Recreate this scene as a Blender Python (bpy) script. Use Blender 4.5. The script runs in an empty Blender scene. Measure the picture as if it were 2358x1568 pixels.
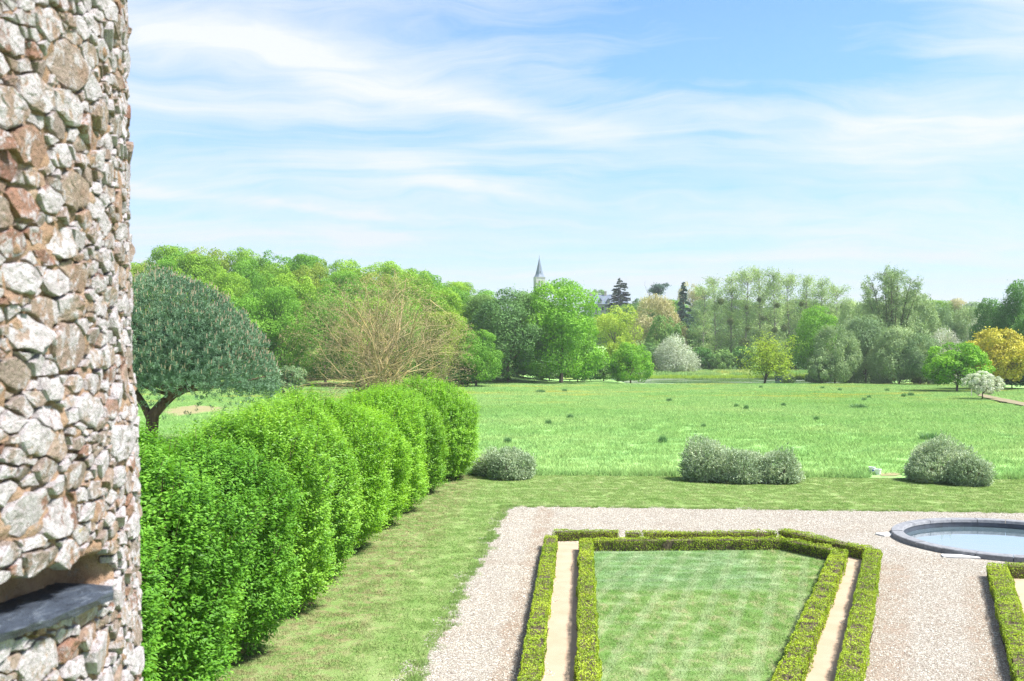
import bpy, math, random
import numpy as np
from mathutils import Vector

rad = math.radians
SC = bpy.context.scene
COL = SC.collection

# ------------------------------------------------------------------ camera
CAM_H = 7.5
PITCH = rad(0.6)
FPX = 2293.0                       # focal length in units of a 2358 wide picture
cam_d = bpy.data.cameras.new('camera')
cam = bpy.data.objects.new('camera', cam_d)
COL.objects.link(cam)
cam.location = (0, 0, CAM_H)
cam.rotation_euler = (rad(90) + PITCH, 0, 0)
cam_d.sensor_width = 36.0
cam_d.lens = 36.0 * FPX / 2358.0
cam_d.clip_start = 0.1
cam_d.clip_end = 20000
cam_d.dof.use_dof = True
cam_d.dof.focus_distance = 55.0
cam_d.dof.aperture_fstop = 5.6
SC.camera = cam

# ------------------------------------------------------------------ light
SUN_EL = rad(56)
SUN_AZ = rad(106)                   # from +Y towards +X
sun_dir = Vector((math.sin(SUN_AZ) * math.cos(SUN_EL), math.cos(SUN_AZ) * math.cos(SUN_EL), math.sin(SUN_EL)))
sun_d = bpy.data.lights.new('sun', 'SUN')
sun_d.energy = 2.75
sun_d.angle = rad(9.0)
sun_d.color = (1.0, 0.965, 0.91)
sun = bpy.data.objects.new('sun', sun_d)
COL.objects.link(sun)
sun.location = (60, 30, 80)
sun.rotation_euler = sun_dir.to_track_quat('Z', 'Y').to_euler()

SC.view_settings.view_transform = 'Standard'
SC.view_settings.look = 'None'
SC.view_settings.gamma = 1.0
SC.view_settings.use_curve_mapping = False
SC.view_settings.exposure = 2.2


class NT:
    """tiny helper for node trees"""
    def __init__(s, tree):
        s.t = tree
        s.n = tree.nodes
        s.l = tree.links

    def new(s, typ, **kw):
        nd = s.n.new(typ)
        for k, v in kw.items():
            setattr(nd, k, v)
        return nd

    def put(s, sock, v):
        if v is None:
            return
        if hasattr(v, 'is_output') or isinstance(v, bpy.types.NodeSocket):
            s.l.new(v, sock)
        else:
            if isinstance(v, (tuple, list)) and len(v) == 3 and sock.type == 'RGBA':
                v = (v[0], v[1], v[2], 1)
            sock.default_value = v

    def m(s, op, a, b=None, c=None, clamp=False):
        nd = s.new('ShaderNodeMath', operation=op, use_clamp=clamp)
        s.put(nd.inputs[0], a)
        s.put(nd.inputs[1], b)
        s.put(nd.inputs[2], c)
        return nd.outputs[0]

    def vm(s, op, a, b=None, scale=None):
        nd = s.new('ShaderNodeVectorMath', operation=op)
        s.put(nd.inputs[0], a)
        s.put(nd.inputs[1], b)
        if scale is not None:
            s.put(nd.inputs['Scale'], scale)
        return nd.outputs['Value'] if op in ('LENGTH', 'DOT_PRODUCT') else nd.outputs[0]

    def noise(s, vec, scale, detail=3.0, rough=0.55, dist=0.0, out='Fac', w=None):
        nd = s.new('ShaderNodeTexNoise')
        if w is not None:
            nd.noise_dimensions = '4D'
            s.put(nd.inputs['W'], w)
        s.put(nd.inputs['Vector'], vec)
        s.put(nd.inputs['Scale'], scale)
        s.put(nd.inputs['Detail'], detail)
        s.put(nd.inputs['Roughness'], rough)
        s.put(nd.inputs['Distortion'], dist)
        return nd.outputs[out]

    def voro(s, vec, scale, feature='F1', out='Distance', rnd=1.0):
        nd = s.new('ShaderNodeTexVoronoi', feature=feature)
        s.put(nd.inputs['Vector'], vec)
        s.put(nd.inputs['Scale'], scale)
        s.put(nd.inputs['Randomness'], rnd)
        return nd.outputs[out]

    def ramp(s, fac, stops, interp='LINEAR'):
        nd = s.new('ShaderNodeValToRGB')
        nd.color_ramp.interpolation = interp
        el = nd.color_ramp.elements
        while len(el) > 1:
            el.remove(el[-1])
        el[0].position = stops[0][0]
        el[0].color = (*stops[0][1], 1)
        for p, c in stops[1:]:
            e = el.new(p)
            e.color = (*c, 1)
        s.put(nd.inputs[0], fac)
        return nd.outputs[0]

    def rng(s, v, a, b, c=0.0, d=1.0, smooth=True):
        nd = s.new('ShaderNodeMapRange')
        nd.interpolation_type = 'SMOOTHSTEP' if smooth else 'LINEAR'
        s.put(nd.inputs[0], v)
        s.put(nd.inputs[1], a)
        s.put(nd.inputs[2], b)
        s.put(nd.inputs[3], c)
        s.put(nd.inputs[4], d)
        return nd.outputs[0]

    def mix(s, f, a, b, mode='MIX'):
        nd = s.new('ShaderNodeMix', data_type='RGBA', blend_type=mode)
        s.put(nd.inputs[0], f)
        s.put(nd.inputs[6], a)
        s.put(nd.inputs[7], b)
        return nd.outputs[2]

    def scalev(s, vec, sc, rot=(0, 0, 0), loc=(0, 0, 0)):
        nd = s.new('ShaderNodeMapping')
        s.put(nd.inputs[0], vec)
        nd.inputs['Location'].default_value = loc
        nd.inputs['Rotation'].default_value = rot
        nd.inputs['Scale'].default_value = sc
        return nd.outputs[0]

    def pos(s):
        return s.new('ShaderNodeNewGeometry').outputs['Position']

    def attr(s, name, out='Fac'):
        return s.new('ShaderNodeAttribute', attribute_name=name).outputs[out]

    def sep(s, v):
        return s.new_sep(v)

    def new_sep(s, v):
        nd = s.new('ShaderNodeSeparateXYZ')
        s.put(nd.inputs[0], v)
        return nd.outputs[0], nd.outputs[1], nd.outputs[2]

    def comb(s, x, y, z=0.0):
        nd = s.new('ShaderNodeCombineXYZ')
        s.put(nd.inputs[0], x)
        s.put(nd.inputs[1], y)
        s.put(nd.inputs[2], z)
        return nd.outputs[0]


# ------------------------------------------------------------------ sky
world = bpy.data.worlds.new('World')
SC.world = world
world.use_nodes = True
world.node_tree.nodes.clear()
w = NT(world.node_tree)
sky = w.new('ShaderNodeTexSky', sky_type='NISHITA', sun_disc=False)
sky.sun_elevation = SUN_EL
sky.sun_rotation = SUN_AZ
sky.altitude = 50
sky.air_density = 1.0
sky.dust_density = 0.6
sky.ozone_density = 1.5
d = w.new('ShaderNodeTexCoord').outputs['Generated']
dx, dy, dz = w.new_sep(d)
az = w.m('ARCTAN2', dx, dy)
el = w.m('ARCSINE', w.m('MAXIMUM', dz, -0.02))
# thin high cloud laid out on a plane above the land (perspective towards the horizon)
den = w.m('ADD', w.m('MAXIMUM', dz, 0.0), 0.13)
px_ = w.m('DIVIDE', dx, den)
py_ = w.m('DIVIDE', dy, den)
plane = w.comb(px_, py_, 0.0)
warp = w.noise(plane, 0.9, 3, 0.6, out='Color')
plane_w = w.vm('ADD', plane, w.vm('SCALE', w.vm('SUBTRACT', warp, (0.5, 0.5, 0.5)), scale=0.9))
st = w.scalev(plane_w, (0.55, 1.5, 1.0), rot=(0, 0, rad(24)), loc=(1.3, 0.4, 0))
n1 = w.noise(st, 1.1, 7, 0.62, 0.3)
n2 = w.noise(w.scalev(plane_w, (0.5, 3.2, 1), rot=(0, 0, rad(20)), loc=(3.1, 2.2, 0)), 1.6, 6, 0.6, 0.2)
veil = w.m('ADD', w.m('MULTIPLY', n1, 0.65), w.m('MULTIPLY', n2, 0.35))
# angular coordinates with a gentle warp, for the long streaks of cirrus
wv = w.noise(w.comb(az, w.m('MULTIPLY', el, 2.2), 0.0), 5.0, 4, 0.6, out='Color')
wx, wy, _ = w.new_sep(wv)
u = w.m('ADD', az, w.m('MULTIPLY', w.m('SUBTRACT', wx, 0.5), 0.10))
v = w.m('ADD', el, w.m('MULTIPLY', w.m('SUBTRACT', wy, 0.5), 0.055))


def streak(u0, v0, slope, width0, width1, ua, ub, amp):
    """a ribbon of cirrus: v = v0 + slope*(u-u0), fading in at ua and out at ub"""
    dv = w.m('SUBTRACT', v, w.m('MULTIPLY_ADD', w.m('SUBTRACT', u, u0), slope, v0))
    wd = w.rng(u, ua, ub, width0, width1, smooth=False)
    q = w.m('DIVIDE', dv, wd)
    g = w.m('EXPONENT', w.m('MULTIPLY', w.m('MULTIPLY', q, q), -1.0))
    sp = (ub - ua) * 0.3
    f = w.m('MULTIPLY', w.rng(u, ua - sp, ua + sp), w.rng(u, ub - sp, ub + sp, 1.0, 0.0))
    return w.m('MULTIPLY', w.m('MULTIPLY', g, f), amp)


def blob(u0, v0, ru, rv, amp):
    a = w.m('DIVIDE', w.m('SUBTRACT', u, u0), ru)
    b = w.m('DIVIDE', w.m('SUBTRACT', v, v0), rv)
    r2 = w.m('ADD', w.m('MULTIPLY', a, a), w.m('MULTIPLY', b, b))
    return w.m('MULTIPLY', w.m('EXPONENT', w.m('MULTIPLY', r2, -1.0)), amp)


tex = w.m('MULTIPLY_ADD', veil, 1.6, 0.1)
feat = streak(-0.37, 0.315, -0.22, 0.042, 0.014, -0.75, 0.19, 0.46)
for a in ((-0.15, 0.190, -0.21, 0.016, 0.007, -0.22, 0.06, 0.40),
          (-0.36, 0.148, -0.07, 0.013, 0.005, -0.65, -0.07, 0.46),
          (-0.30, 0.114, -0.01, 0.010, 0.008, -0.70, 0.0, 0.36),
          (0.10, 0.262, -0.16, 0.014, 0.020, 0.0, 0.24, 0.26),
          (0.30, 0.088, 0.02, 0.006, 0.005, 0.12, 0.50, 0.30),
          (0.62, 0.150, -0.05, 0.016, 0.012, 0.45, 1.1, 0.35)):
    feat = w.m('ADD', feat, streak(*a))
for a in ((0.40, 0.195, 0.16, 0.034, 0.70), (0.50, 0.30, 0.13, 0.06, 0.55), (-0.55, 0.25, 0.25, 0.14, 0.25)):
    feat = w.m('ADD', feat, blob(*a))
gap = blob(0.24, 0.295, 0.20, 0.065, 0.60)
cl = w.m('ADD', w.rng(veil, 0.34, 0.72, 0.10, 0.80), w.m('MULTIPLY', feat, tex))
cl = w.m('SUBTRACT', cl, gap)
wisp = w.noise(w.scalev(plane_w, (0.8, 5.0, 1), rot=(0, 0, rad(28)), loc=(5.2, 1.1, 0)), 2.0, 7, 0.66, 0.15)
cl = w.m('ADD', cl, w.m('MULTIPLY', w.m('SUBTRACT', wisp, 0.47), 0.75))
hor = w.rng(dz, 0.0, 0.17, 0.50, 0.0)             # whitish air low down
cl = w.m('ADD', cl, hor, clamp=True)
cl = w.m('MULTIPLY', cl, 0.96)
ccol = w.mix(w.noise(st, 0.8, 3, 0.5, w=None), (3.95, 4.15, 4.6), (4.5, 4.6, 4.7))
skyc = w.mix(1.0, sky.outputs[0], (0.78, 0.97, 1.10), 'MULTIPLY')
air = w.rng(dz, 0.0, 0.30, 0.80, 1.0)            # the low air is a little duller
ccol = w.mix(1.0, ccol, w.comb(w.m('POWER', air, 0.75), w.m('POWER', air, 0.50), w.m('POWER', air, 0.35)), 'MULTIPLY')
skyc = w.mix(1.0, skyc, w.comb(air, w.m('POWER', air, 1.3), air), 'MULTIPLY')
final = w.mix(cl, skyc, ccol)
bg = w.new('ShaderNodeBackground')
w.put(bg.inputs[0], final)
bg.inputs[1].default_value = 0.050
wo = w.new('ShaderNodeOutputWorld')
w.l.new(bg.outputs[0], wo.inputs[0])

SC.render.engine = 'CYCLES'
SC.cycles.max_bounces = 6
SC.cycles.diffuse_bounces = 3
SC.cycles.transmission_bounces = 4
SC.cycles.use_denoising = True
SC.cycles.denoising_prefilter = 'NONE'


# ------------------------------------------------------------------ small tools
def ray(px, py):
    cx, cy = (px - 1179) / FPX, (784 - py) / FPX
    return np.array([cx, math.cos(PITCH) - math.sin(PITCH) * cy, math.sin(PITCH) + math.cos(PITCH) * cy])


def G(px, py, z=0.0):
    """point of the level ground (or of a level plane at z) that the photograph shows there"""
    r = ray(px, py)
    t = (z - CAM_H) / r[2]
    return np.array([r[0] * t, r[1] * t, z])


def P(px, py, Y):
    r = ray(px, py)
    t = Y / r[1]
    return np.array([r[0] * t, Y, CAM_H + r[2] * t])


def tag(o, label=None, cat=None, group=None, kind=None):
    if label:
        o['label'] = label
    if cat:
        o['category'] = cat
    if group:
        o['group'] = group
    if kind:
        o['kind'] = kind
    return o


def mesh(name, V, faces, mat=None, rnd=None, smooth=False, attrs=None):
    """faces: list of (n,k) int arrays"""
    me = bpy.data.meshes.new(name)
    V = np.ascontiguousarray(V, dtype=np.float32)
    me.vertices.add(len(V))
    me.vertices.foreach_set('co', V.ravel())
    faces = [np.asarray(f, dtype=np.int32) for f in faces if len(f)]
    loops = np.concatenate([f.ravel() for f in faces])
    tot = np.concatenate([np.full(len(f), f.shape[1], dtype=np.int32) for f in faces])
    start = np.concatenate([[0], np.cumsum(tot)[:-1]]).astype(np.int32)
    me.loops.add(len(loops))
    me.loops.foreach_set('vertex_index', loops)
    me.polygons.add(len(tot))
    me.polygons.foreach_set('loop_start', start)
    me.polygons.foreach_set('loop_total', tot)
    me.polygons.foreach_set('use_smooth', np.full(len(tot), smooth, dtype=bool))
    if rnd is not None:
        a = me.attributes.new('rnd', 'FLOAT', 'POINT')
        a.data.foreach_set('value', np.ascontiguousarray(rnd, dtype=np.float32))
    for k, arr in (attrs or {}).items():
        a = me.attributes.new(k, 'FLOAT', 'POINT')
        a.data.foreach_set('value', np.ascontiguousarray(arr, dtype=np.float32))
    me.update(calc_edges=True)
    me.validate()
    if mat:
        me.materials.append(mat)
    return me


def obj(name, me, parent=None, loc=None, mat=None):
    o = bpy.data.objects.new(name, me)
    COL.objects.link(o)
    if parent is not None:
        o.parent = parent
    if loc is not None:
        o.location = loc
    if mat is not None:
        o.material_slots[0].link = 'OBJECT'
        o.material_slots[0].material = mat
    return o


def empty(name, loc=(0, 0, 0), rz=0.0, sc=(1, 1, 1)):
    o = bpy.data.objects.new(name, None)
    COL.objects.link(o)
    o.empty_display_size = 0.2
    o.location = loc
    o.rotation_euler = (0, 0, rz)
    o.scale = sc
    return o


class MB:
    """collects pieces into ONE mesh"""
    def __init__(s):
        s.V, s.F, s.R, s.n = [], {}, [], 0

    def add(s, V, *faces, rnd=0.5):
        V = np.asarray(V, dtype=float)
        for f in faces:
            f = np.asarray(f, dtype=np.int64)
            if len(f):
                s.F.setdefault(f.shape[1], []).append(f + s.n)
        s.V.append(V)
        s.R.append(np.broadcast_to(np.asarray(rnd, dtype=float), (len(V),)))
        s.n += len(V)
        return s

    def box(s, lo, hi, rnd=0.5):
        x0, y0, z0 = lo
        x1, y1, z1 = hi
        V = [(x0, y0, z0), (x1, y0, z0), (x1, y1, z0), (x0, y1, z0), (x0, y0, z1), (x1, y0, z1), (x1, y1, z1), (x0, y1, z1)]
        F = [(0, 3, 2, 1), (4, 5, 6, 7), (0, 1, 5, 4), (1, 2, 6, 5), (2, 3, 7, 6), (3, 0, 4, 7)]
        return s.add(V, F, rnd=rnd)

    def tube(s, pts, radii, sides=6, rnd=0.5, cap=True):
        V, F, T = tube(pts, radii, sides, cap)
        return s.add(V, F, T, rnd=rnd)

    def build(s, name, mat=None, smooth=False):
        return mesh(name, np.concatenate(s.V), [np.concatenate(f) for f in s.F.values()], mat, np.concatenate(s.R), smooth)


def nrm(a):
    return a / np.maximum(np.linalg.norm(a, axis=-1, keepdims=True), 1e-9)


def tube(pts, radii, sides=6, cap=True):
    pts = np.asarray(pts, dtype=float)
    n = len(pts)
    radii = np.broadcast_to(np.asarray(radii, dtype=float), (n,))
    tang = nrm(np.gradient(pts, axis=0))
    up = np.array([0, 0, 1.0]) if abs(tang[0][2]) < 0.9 else np.array([1.0, 0, 0])
    V = []
    a = np.linspace(0, 2 * math.pi, sides, endpoint=False)
    for i in range(n):
        b = nrm(np.cross(tang[i], up))
        c = np.cross(b, tang[i])
        V.append(pts[i] + radii[i] * (np.cos(a)[:, None] * b + np.sin(a)[:, None] * c))
        up = c
    V = np.concatenate(V)
    F = [(i * sides + j, i * sides + (j + 1) % sides, (i + 1) * sides + (j + 1) % sides, (i + 1) * sides + j)
         for i in range(n - 1) for j in range(sides)]
    T = []
    if cap:
        V = np.vstack([V, pts[-1:]])
        k = len(V) - 1
        T = [((n - 1) * sides + j, (n - 1) * sides + (j + 1) % sides, k) for j in range(sides)]
    return V, F, T


def leaves(C, N, L, W, rs, T=None, fold=0.12):
    """diamond shaped leaves; returns verts and quads"""
    n = len(C)
    N = nrm(N)
    if T is None:
        T = rs.normal(size=(n, 3))
    T = nrm(T - (T * N).sum(1, keepdims=True) * N + 1e-6)
    B = np.cross(N, T)
    L = np.broadcast_to(np.asarray(L, float), (n,))[:, None]
    W = np.broadcast_to(np.asarray(W, float), (n,))[:, None]
    V = np.empty((n, 4, 3))
    V[:, 0] = C - T * L * 0.5
    V[:, 1] = C + B * W * 0.5 + N * fold * W + T * L * 0.06
    V[:, 2] = C + T * L * 0.5 - N * fold * W * 0.6
    V[:, 3] = C - B * W * 0.5 + N * fold * W + T * L * 0.06
    return V.reshape(-1, 3), np.arange(4 * n).reshape(n, 4)


def sph(rs, n):
    return nrm(rs.normal(size=(n, 3)))


def sstep(a, b, x):
    t = np.clip((np.asarray(x, float) - a) / (b - a), 0, 1)
    return t * t * (3 - 2 * t)


# ------------------------------------------------------------------ materials
def new_mat(name):
    m = bpy.data.materials.new(name)
    m.use_nodes = True
    m.node_tree.nodes.clear()
    return m, NT(m.node_tree)


def surf(t, color, rough=0.8, bump=None, bdist=0.02, bstr=1.0, spec=0.3, metallic=0.0, emit=None):
    p = t.new('ShaderNodeBsdfPrincipled')
    t.put(p.inputs['Base Color'], color)
    t.put(p.inputs['Roughness'], rough)
    t.put(p.inputs['Specular IOR Level'], spec)
    t.put(p.inputs['Metallic'], metallic)
    if bump is not None:
        b = t.new('ShaderNodeBump')
        b.inputs['Strength'].default_value = bstr
        b.inputs['Distance'].default_value = bdist
        t.put(b.inputs['Height'], bump)
        t.l.new(b.outputs[0], p.inputs['Normal'])
    o = t.new('ShaderNodeOutputMaterial')
    t.l.new(p.outputs[0], o.inputs[0])
    return p, o


def leaf_mat(name, c0, c1, c2, transl=0.35, big=0.25, rough=0.55, spec=0.25, extra=None, gain=1.62):
    m, t = new_mat(name)
    r = t.attr('rnd')
    oi = t.new('ShaderNodeObjectInfo').outputs['Random']
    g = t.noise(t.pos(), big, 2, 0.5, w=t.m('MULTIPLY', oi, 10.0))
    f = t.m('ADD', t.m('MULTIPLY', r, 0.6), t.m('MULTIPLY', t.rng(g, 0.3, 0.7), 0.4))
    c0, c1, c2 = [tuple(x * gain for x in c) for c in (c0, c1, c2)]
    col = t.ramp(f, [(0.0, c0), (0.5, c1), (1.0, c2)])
    if extra:
        col = extra(t, col, r)
    p = t.new('ShaderNodeBsdfPrincipled')
    t.put(p.inputs['Base Color'], col)
    t.put(p.inputs['Roughness'], rough)
    t.put(p.inputs['Specular IOR Level'], spec)
    tr = t.new('ShaderNodeBsdfTranslucent')
    t.put(tr.inputs[0], t.mix(1.0, col, (1.25, 1.2, 0.7), 'MULTIPLY'))
    mx = t.new('ShaderNodeMixShader')
    mx.inputs[0].default_value = transl
    t.l.new(p.outputs[0], mx.inputs[1])
    t.l.new(tr.outputs[0], mx.inputs[2])
    o = t.new('ShaderNodeOutputMaterial')
    t.l.new(mx.outputs[0], o.inputs[0])
    return m


def bark_mat(name, c0, c1, sc=6.0):
    m, t = new_mat(name)
    p = t.scalev(t.pos(), (sc, sc, sc * 0.3))
    n = t.noise(p, 1.0, 5, 0.65)
    surf(t, t.ramp(n, [(0.3, c0), (0.7, c1)]), 0.9, n, 0.05, 0.8, spec=0.1)
    return m


def plain_mat(name, c, rough=0.6, var=0.15, sc=3.0, spec=0.3, metallic=0.0):
    m, t = new_mat(name)
    n = t.noise(t.pos(), sc, 5, 0.6)
    c0 = tuple(x * (1 - var) for x in c)
    c1 = tuple(min(1, x * (1 + var)) for x in c)
    surf(t, t.ramp(n, [(0.3, c0), (0.7, c1)]), rough, n, 0.01, 0.3, spec, metallic)
    return m


M = {}


def grass_tree(t, kind):
    """colour of the turf as a function of the place on the ground; shared by soil and blades"""
    p = t.pos()
    x, y, z = t.new_sep(p)
    xy = t.comb(x, y, 0.0)
    if kind == 'lawn':
        n1 = t.noise(t.scalev(xy, (1.3, 0.7, 1)), 0.7, 6, 0.70, 0.4)
        n2 = t.noise(t.scalev(xy, (1.5, 0.9, 1)), 2.2, 6, 0.72)
        n3 = t.noise(xy, 9.0, 3, 0.6)
        c = t.ramp(n1, [(0.25, (0.078, 0.160, 0.030)), (0.5, (0.125, 0.200, 0.052)), (0.75, (0.180, 0.235, 0.085))])
        dry = t.m('MULTIPLY', t.rng(n2, 0.50, 0.72), t.rng(n1, 0.35, 0.65, 0.45, 1.0))
        c = t.mix(t.m('MULTIPLY', dry, 0.75), c, (0.33, 0.31, 0.155))
        c = t.mix(t.rng(n3, 0.35, 0.75, 0.0, 0.35), c, (0.09, 0.165, 0.03))
        litter_shade = t.m('MULTIPLY', t.rng(t.m('SUBTRACT', x, t.m('MULTIPLY', y, 0.0605)), -6.2, -4.6, 1.0, 0.0), t.rng(t.noise(xy, 2.6, 5, 0.7), 0.42, 0.62))
        c = t.mix(t.m('MULTIPLY', litter_shade, 0.75), c, (0.17, 0.135, 0.07))  # brown litter and the tall hedge's shade, both painted into the turf colour
        # mower stripes, very faint
        s = t.m('SINE', t.m('MULTIPLY', t.m('ADD', y, t.m('MULTIPLY', n1, 0.5)), 5.2))
        c = t.mix(t.m('MULTIPLY_ADD', s, 0.07, 0.07), c, (0.24, 0.31, 0.11))
    elif kind == 'inner':
        rot = t.scalev(xy, (0.55, 2.0, 1), rot=(0, 0, rad(-62)))
        n1 = t.noise(rot, 0.9, 4, 0.6, 0.2)
        n2 = t.noise(t.scalev(xy, (1.5, 0.75, 1), rot=(0, 0, rad(-14))), 1.6, 6, 0.72, 0.3)
        n3 = t.noise(xy, 9.0, 3, 0.6)
        c = t.ramp(t.noise(xy, 0.5, 4, 0.6), [(0.3, (0.075, 0.165, 0.030)), (0.7, (0.135, 0.215, 0.062))])
        dry = t.m('MULTIPLY', t.rng(n2, 0.44, 0.74), 0.75)
        c = t.mix(dry, c, (0.30, 0.275, 0.145))
        far = t.rng(t.m('ADD', y, t.m('MULTIPLY', n2, 2.0)), 31.6, 33.0)
        edge = t.rng(x, 7.6, 9.6, 1.0, 0.0)
        fz = t.m('MULTIPLY', far, edge)
        mint = t.mix(t.rng(n1, 0.42, 0.64), (0.095, 0.185, 0.062), (0.165, 0.255, 0.125))
        c = t.mix(t.m('MULTIPLY', fz, 0.75), c, mint)
        c = t.mix(t.m('MULTIPLY', t.rng(n1, 0.5, 0.66), t.m('SUBTRACT', 0.28, t.m('MULTIPLY', fz, 0.28))), c, (0.25, 0.31, 0.15))
        sw = t.m('SINE', t.m('MULTIPLY', t.m('ADD', t.m('ADD', t.m('MULTIPLY', x, 0.95), t.m('MULTIPLY', y, -0.30)), t.m('MULTIPLY', n2, 0.25)), 7.5))
        c = t.mix(t.rng(sw, 0.0, 0.9, 0.0, 0.30), c, (0.25, 0.30, 0.16))
        c = t.mix(t.rng(n3, 0.4, 0.75, 0.0, 0.3), c, (0.065, 0.14, 0.03))
    else:
        n1 = t.noise(t.scalev(xy, (0.7, 1.0, 1)), 0.045, 5, 0.6, 0.3)
        n2 = t.noise(t.scalev(xy, (1.0, 0.8, 1)), 0.35, 5, 0.65)
        c = t.ramp(n1, [(0.28, (0.150, 0.300, 0.090)), (0.5, (0.195, 0.345, 0.125)), (0.72, (0.255, 0.375, 0.150))])
        c = t.mix(t.rng(n2, 0.45, 0.75, 0.0, 0.6), c, (0.115, 0.265, 0.095))
        # buttercups far out
        fl = t.m('MULTIPLY', t.rng(y, 120, 170), t.rng(t.noise(t.scalev(xy, (0.5, 1.2, 1)), 0.10, 4, 0.65), 0.50, 0.68))
        c = t.mix(t.m('MULTIPLY', fl, 0.55), c, (0.42, 0.36, 0.06))
    return t.mix(1.0, c, (1.33, 1.29, 1.18) if kind == 'meadow' else (1.42, 1.40, 1.62), 'MULTIPLY')


def ground_mat(name, kind):
    m, t = new_mat(name)
    c = grass_tree(t, kind)
    p = t.pos()
    if kind == 'meadow':
        h = t.noise(t.scalev(p, (1.0, 1.0, 1)), 3.0, 5, 0.7)
        surf(t, c, 0.95, h, 0.18, 0.9, spec=0.05)
    else:
        h = t.noise(p, 26.0, 4, 0.7)
        surf(t, t.mix(t.rng(h, 0.35, 0.65, 0.35, 0.0), c, (0.12, 0.10, 0.04)), 0.95, h, 0.05, 0.9, spec=0.05)
    return m


def blade_mat(name, kind):
    m, t = new_mat(name)
    c = grass_tree(t, kind)
    r = t.attr('rnd')
    c = t.mix(1.0, c, t.ramp(r, [(0.0, (0.62, 0.72, 0.60)), (0.6, (1.0, 1.0, 1.0)), (1.0, (1.45, 1.30, 1.35))]), 'MULTIPLY')
    df = t.new('ShaderNodeBsdfDiffuse')
    t.put(df.inputs[0], c)
    nn = t.vm('ADD', t.vm('SCALE', t.new('ShaderNodeNewGeometry').outputs['Normal'], scale=0.35), (0, 0, 1.0))
    nn = t.vm('NORMALIZE', nn)
    t.l.new(nn, df.inputs['Normal'])
    tr = t.new('ShaderNodeBsdfTranslucent')
    t.put(tr.inputs[0], t.mix(1.0, c, (1.2, 1.2, 0.8), 'MULTIPLY'))
    mx = t.new('ShaderNodeMixShader')
    mx.inputs[0].default_value = 0.25
    t.l.new(df.outputs[0], mx.inputs[1])
    t.l.new(tr.outputs[0], mx.inputs[2])
    o = t.new('ShaderNodeOutputMaterial')
    t.l.new(mx.outputs[0], o.inputs[0])
    return m


M['meadow'] = ground_mat('meadow_turf', 'meadow')
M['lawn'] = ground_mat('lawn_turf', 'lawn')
M['inner'] = ground_mat('parterre_turf', 'inner')
M['meadow_blade'] = blade_mat('meadow_blades', 'meadow')
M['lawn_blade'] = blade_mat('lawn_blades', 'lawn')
M['inner_blade'] = blade_mat('parterre_blades', 'inner')


def gravel_mat():
    m, t = new_mat('pale_gravel')
    p = t.pos()
    x, y, z = t.new_sep(p)
    cell = t.voro(p, 30.0, out='Color')
    cx, cy, cz = t.new_sep(cell)
    dist = t.voro(p, 30.0, out='Distance')
    big = t.noise(p, 0.35, 4, 0.6)
    fine = t.noise(p, 70.0, 3, 0.7)
    c = t.ramp(cx, [(0.0, (0.128, 0.102, 0.081)), (0.18, (0.249, 0.216, 0.177)), (0.55, (0.352, 0.322, 0.279)), (1.0, (0.494, 0.482, 0.433))])
    sandy = t.m('MULTIPLY', t.rng(big, 0.48, 0.68), 0.45)
    c = t.mix(sandy, c, (0.248, 0.179, 0.122))
    trod = t.noise(t.scalev(p, (1.5, 0.10, 1), rot=(0, 0, rad(8))), 1.0, 4, 0.6)
    c = t.mix(t.rng(trod, 0.45, 0.65, 0.0, 0.22), c, (0.20, 0.165, 0.135))
    # sandy brown margins along the clipped hedges
    def margin(ax, ay, bx, by, off, wd):
        L = math.hypot(bx - ax, by - ay)
        nx, ny = (by - ay) / L, -(bx - ax) / L
        q = t.m('ADD', t.m('MULTIPLY', t.m('SUBTRACT', x, ax), nx), t.m('MULTIPLY', t.m('SUBTRACT', y, ay), ny))
        q = t.m('ADD', q, t.m('MULTIPLY', t.m('SUBTRACT', big, 0.5), 0.7))
        return t.rng(t.m('ABSOLUTE', t.m('SUBTRACT', q, off)), wd * 0.4, wd, 1.0, 0.0)
    a, b = G(1185, 1568), G(1255, 1240)
    mg = margin(a[0], a[1], b[0], b[1], -0.2, 0.55)
    a, b = G(1985, 1568), G(2028, 1275)
    mg = t.m('MAXIMUM', mg, t.m('MULTIPLY', margin(a[0], a[1], b[0], b[1], 0.35, 0.9), t.rng(y, 34.5, 36, 1.0, 0.0)))
    a, b = G(2342, 1568), G(2275, 1310)
    mg = t.m('MAXIMUM', mg, t.m('MULTIPLY', margin(a[0], a[1], b[0], b[1], -0.3, 0.8), t.rng(y, 32.5, 34, 1.0, 0.0)))
    c = t.mix(t.m('MULTIPLY', mg, 0.55), c, t.mix(cx, (0.195, 0.124, 0.073), (0.307, 0.212, 0.139)))
    h = t.m('SUBTRACT', 1.0, dist)
    c = t.mix(t.rng(dist, 0.35, 0.75, 0.0, 0.55), c, (0.085, 0.066, 0.053))
    surf(t, c, 0.85, t.m('ADD', h, t.m('MULTIPLY', fine, 0.3)), 0.02, 0.9, spec=0.2)
    return m


def sand_mat():
    m, t = new_mat('compacted_sand')
    p = t.pos()
    n = t.noise(p, 1.2, 5, 0.6)
    f = t.noise(p, 45.0, 4, 0.75)
    c = t.ramp(n, [(0.3, (0.320, 0.238, 0.165)), (0.7, (0.370, 0.290, 0.215))])
    c = t.mix(t.rng(f, 0.5, 0.8, 0.0, 0.45), c, (0.25, 0.19, 0.13))
    spots = t.voro(p, 9.0, out='Distance')
    c = t.mix(t.m('MULTIPLY', t.rng(spots, 0.05, 0.09, 1.0, 0.0), t.rng(t.noise(p, 2.3, 2), 0.5, 0.6)), c, (0.13, 0.09, 0.05))
    surf(t, c, 0.95, f, 0.01, 0.6, spec=0.1)
    return m


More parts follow.
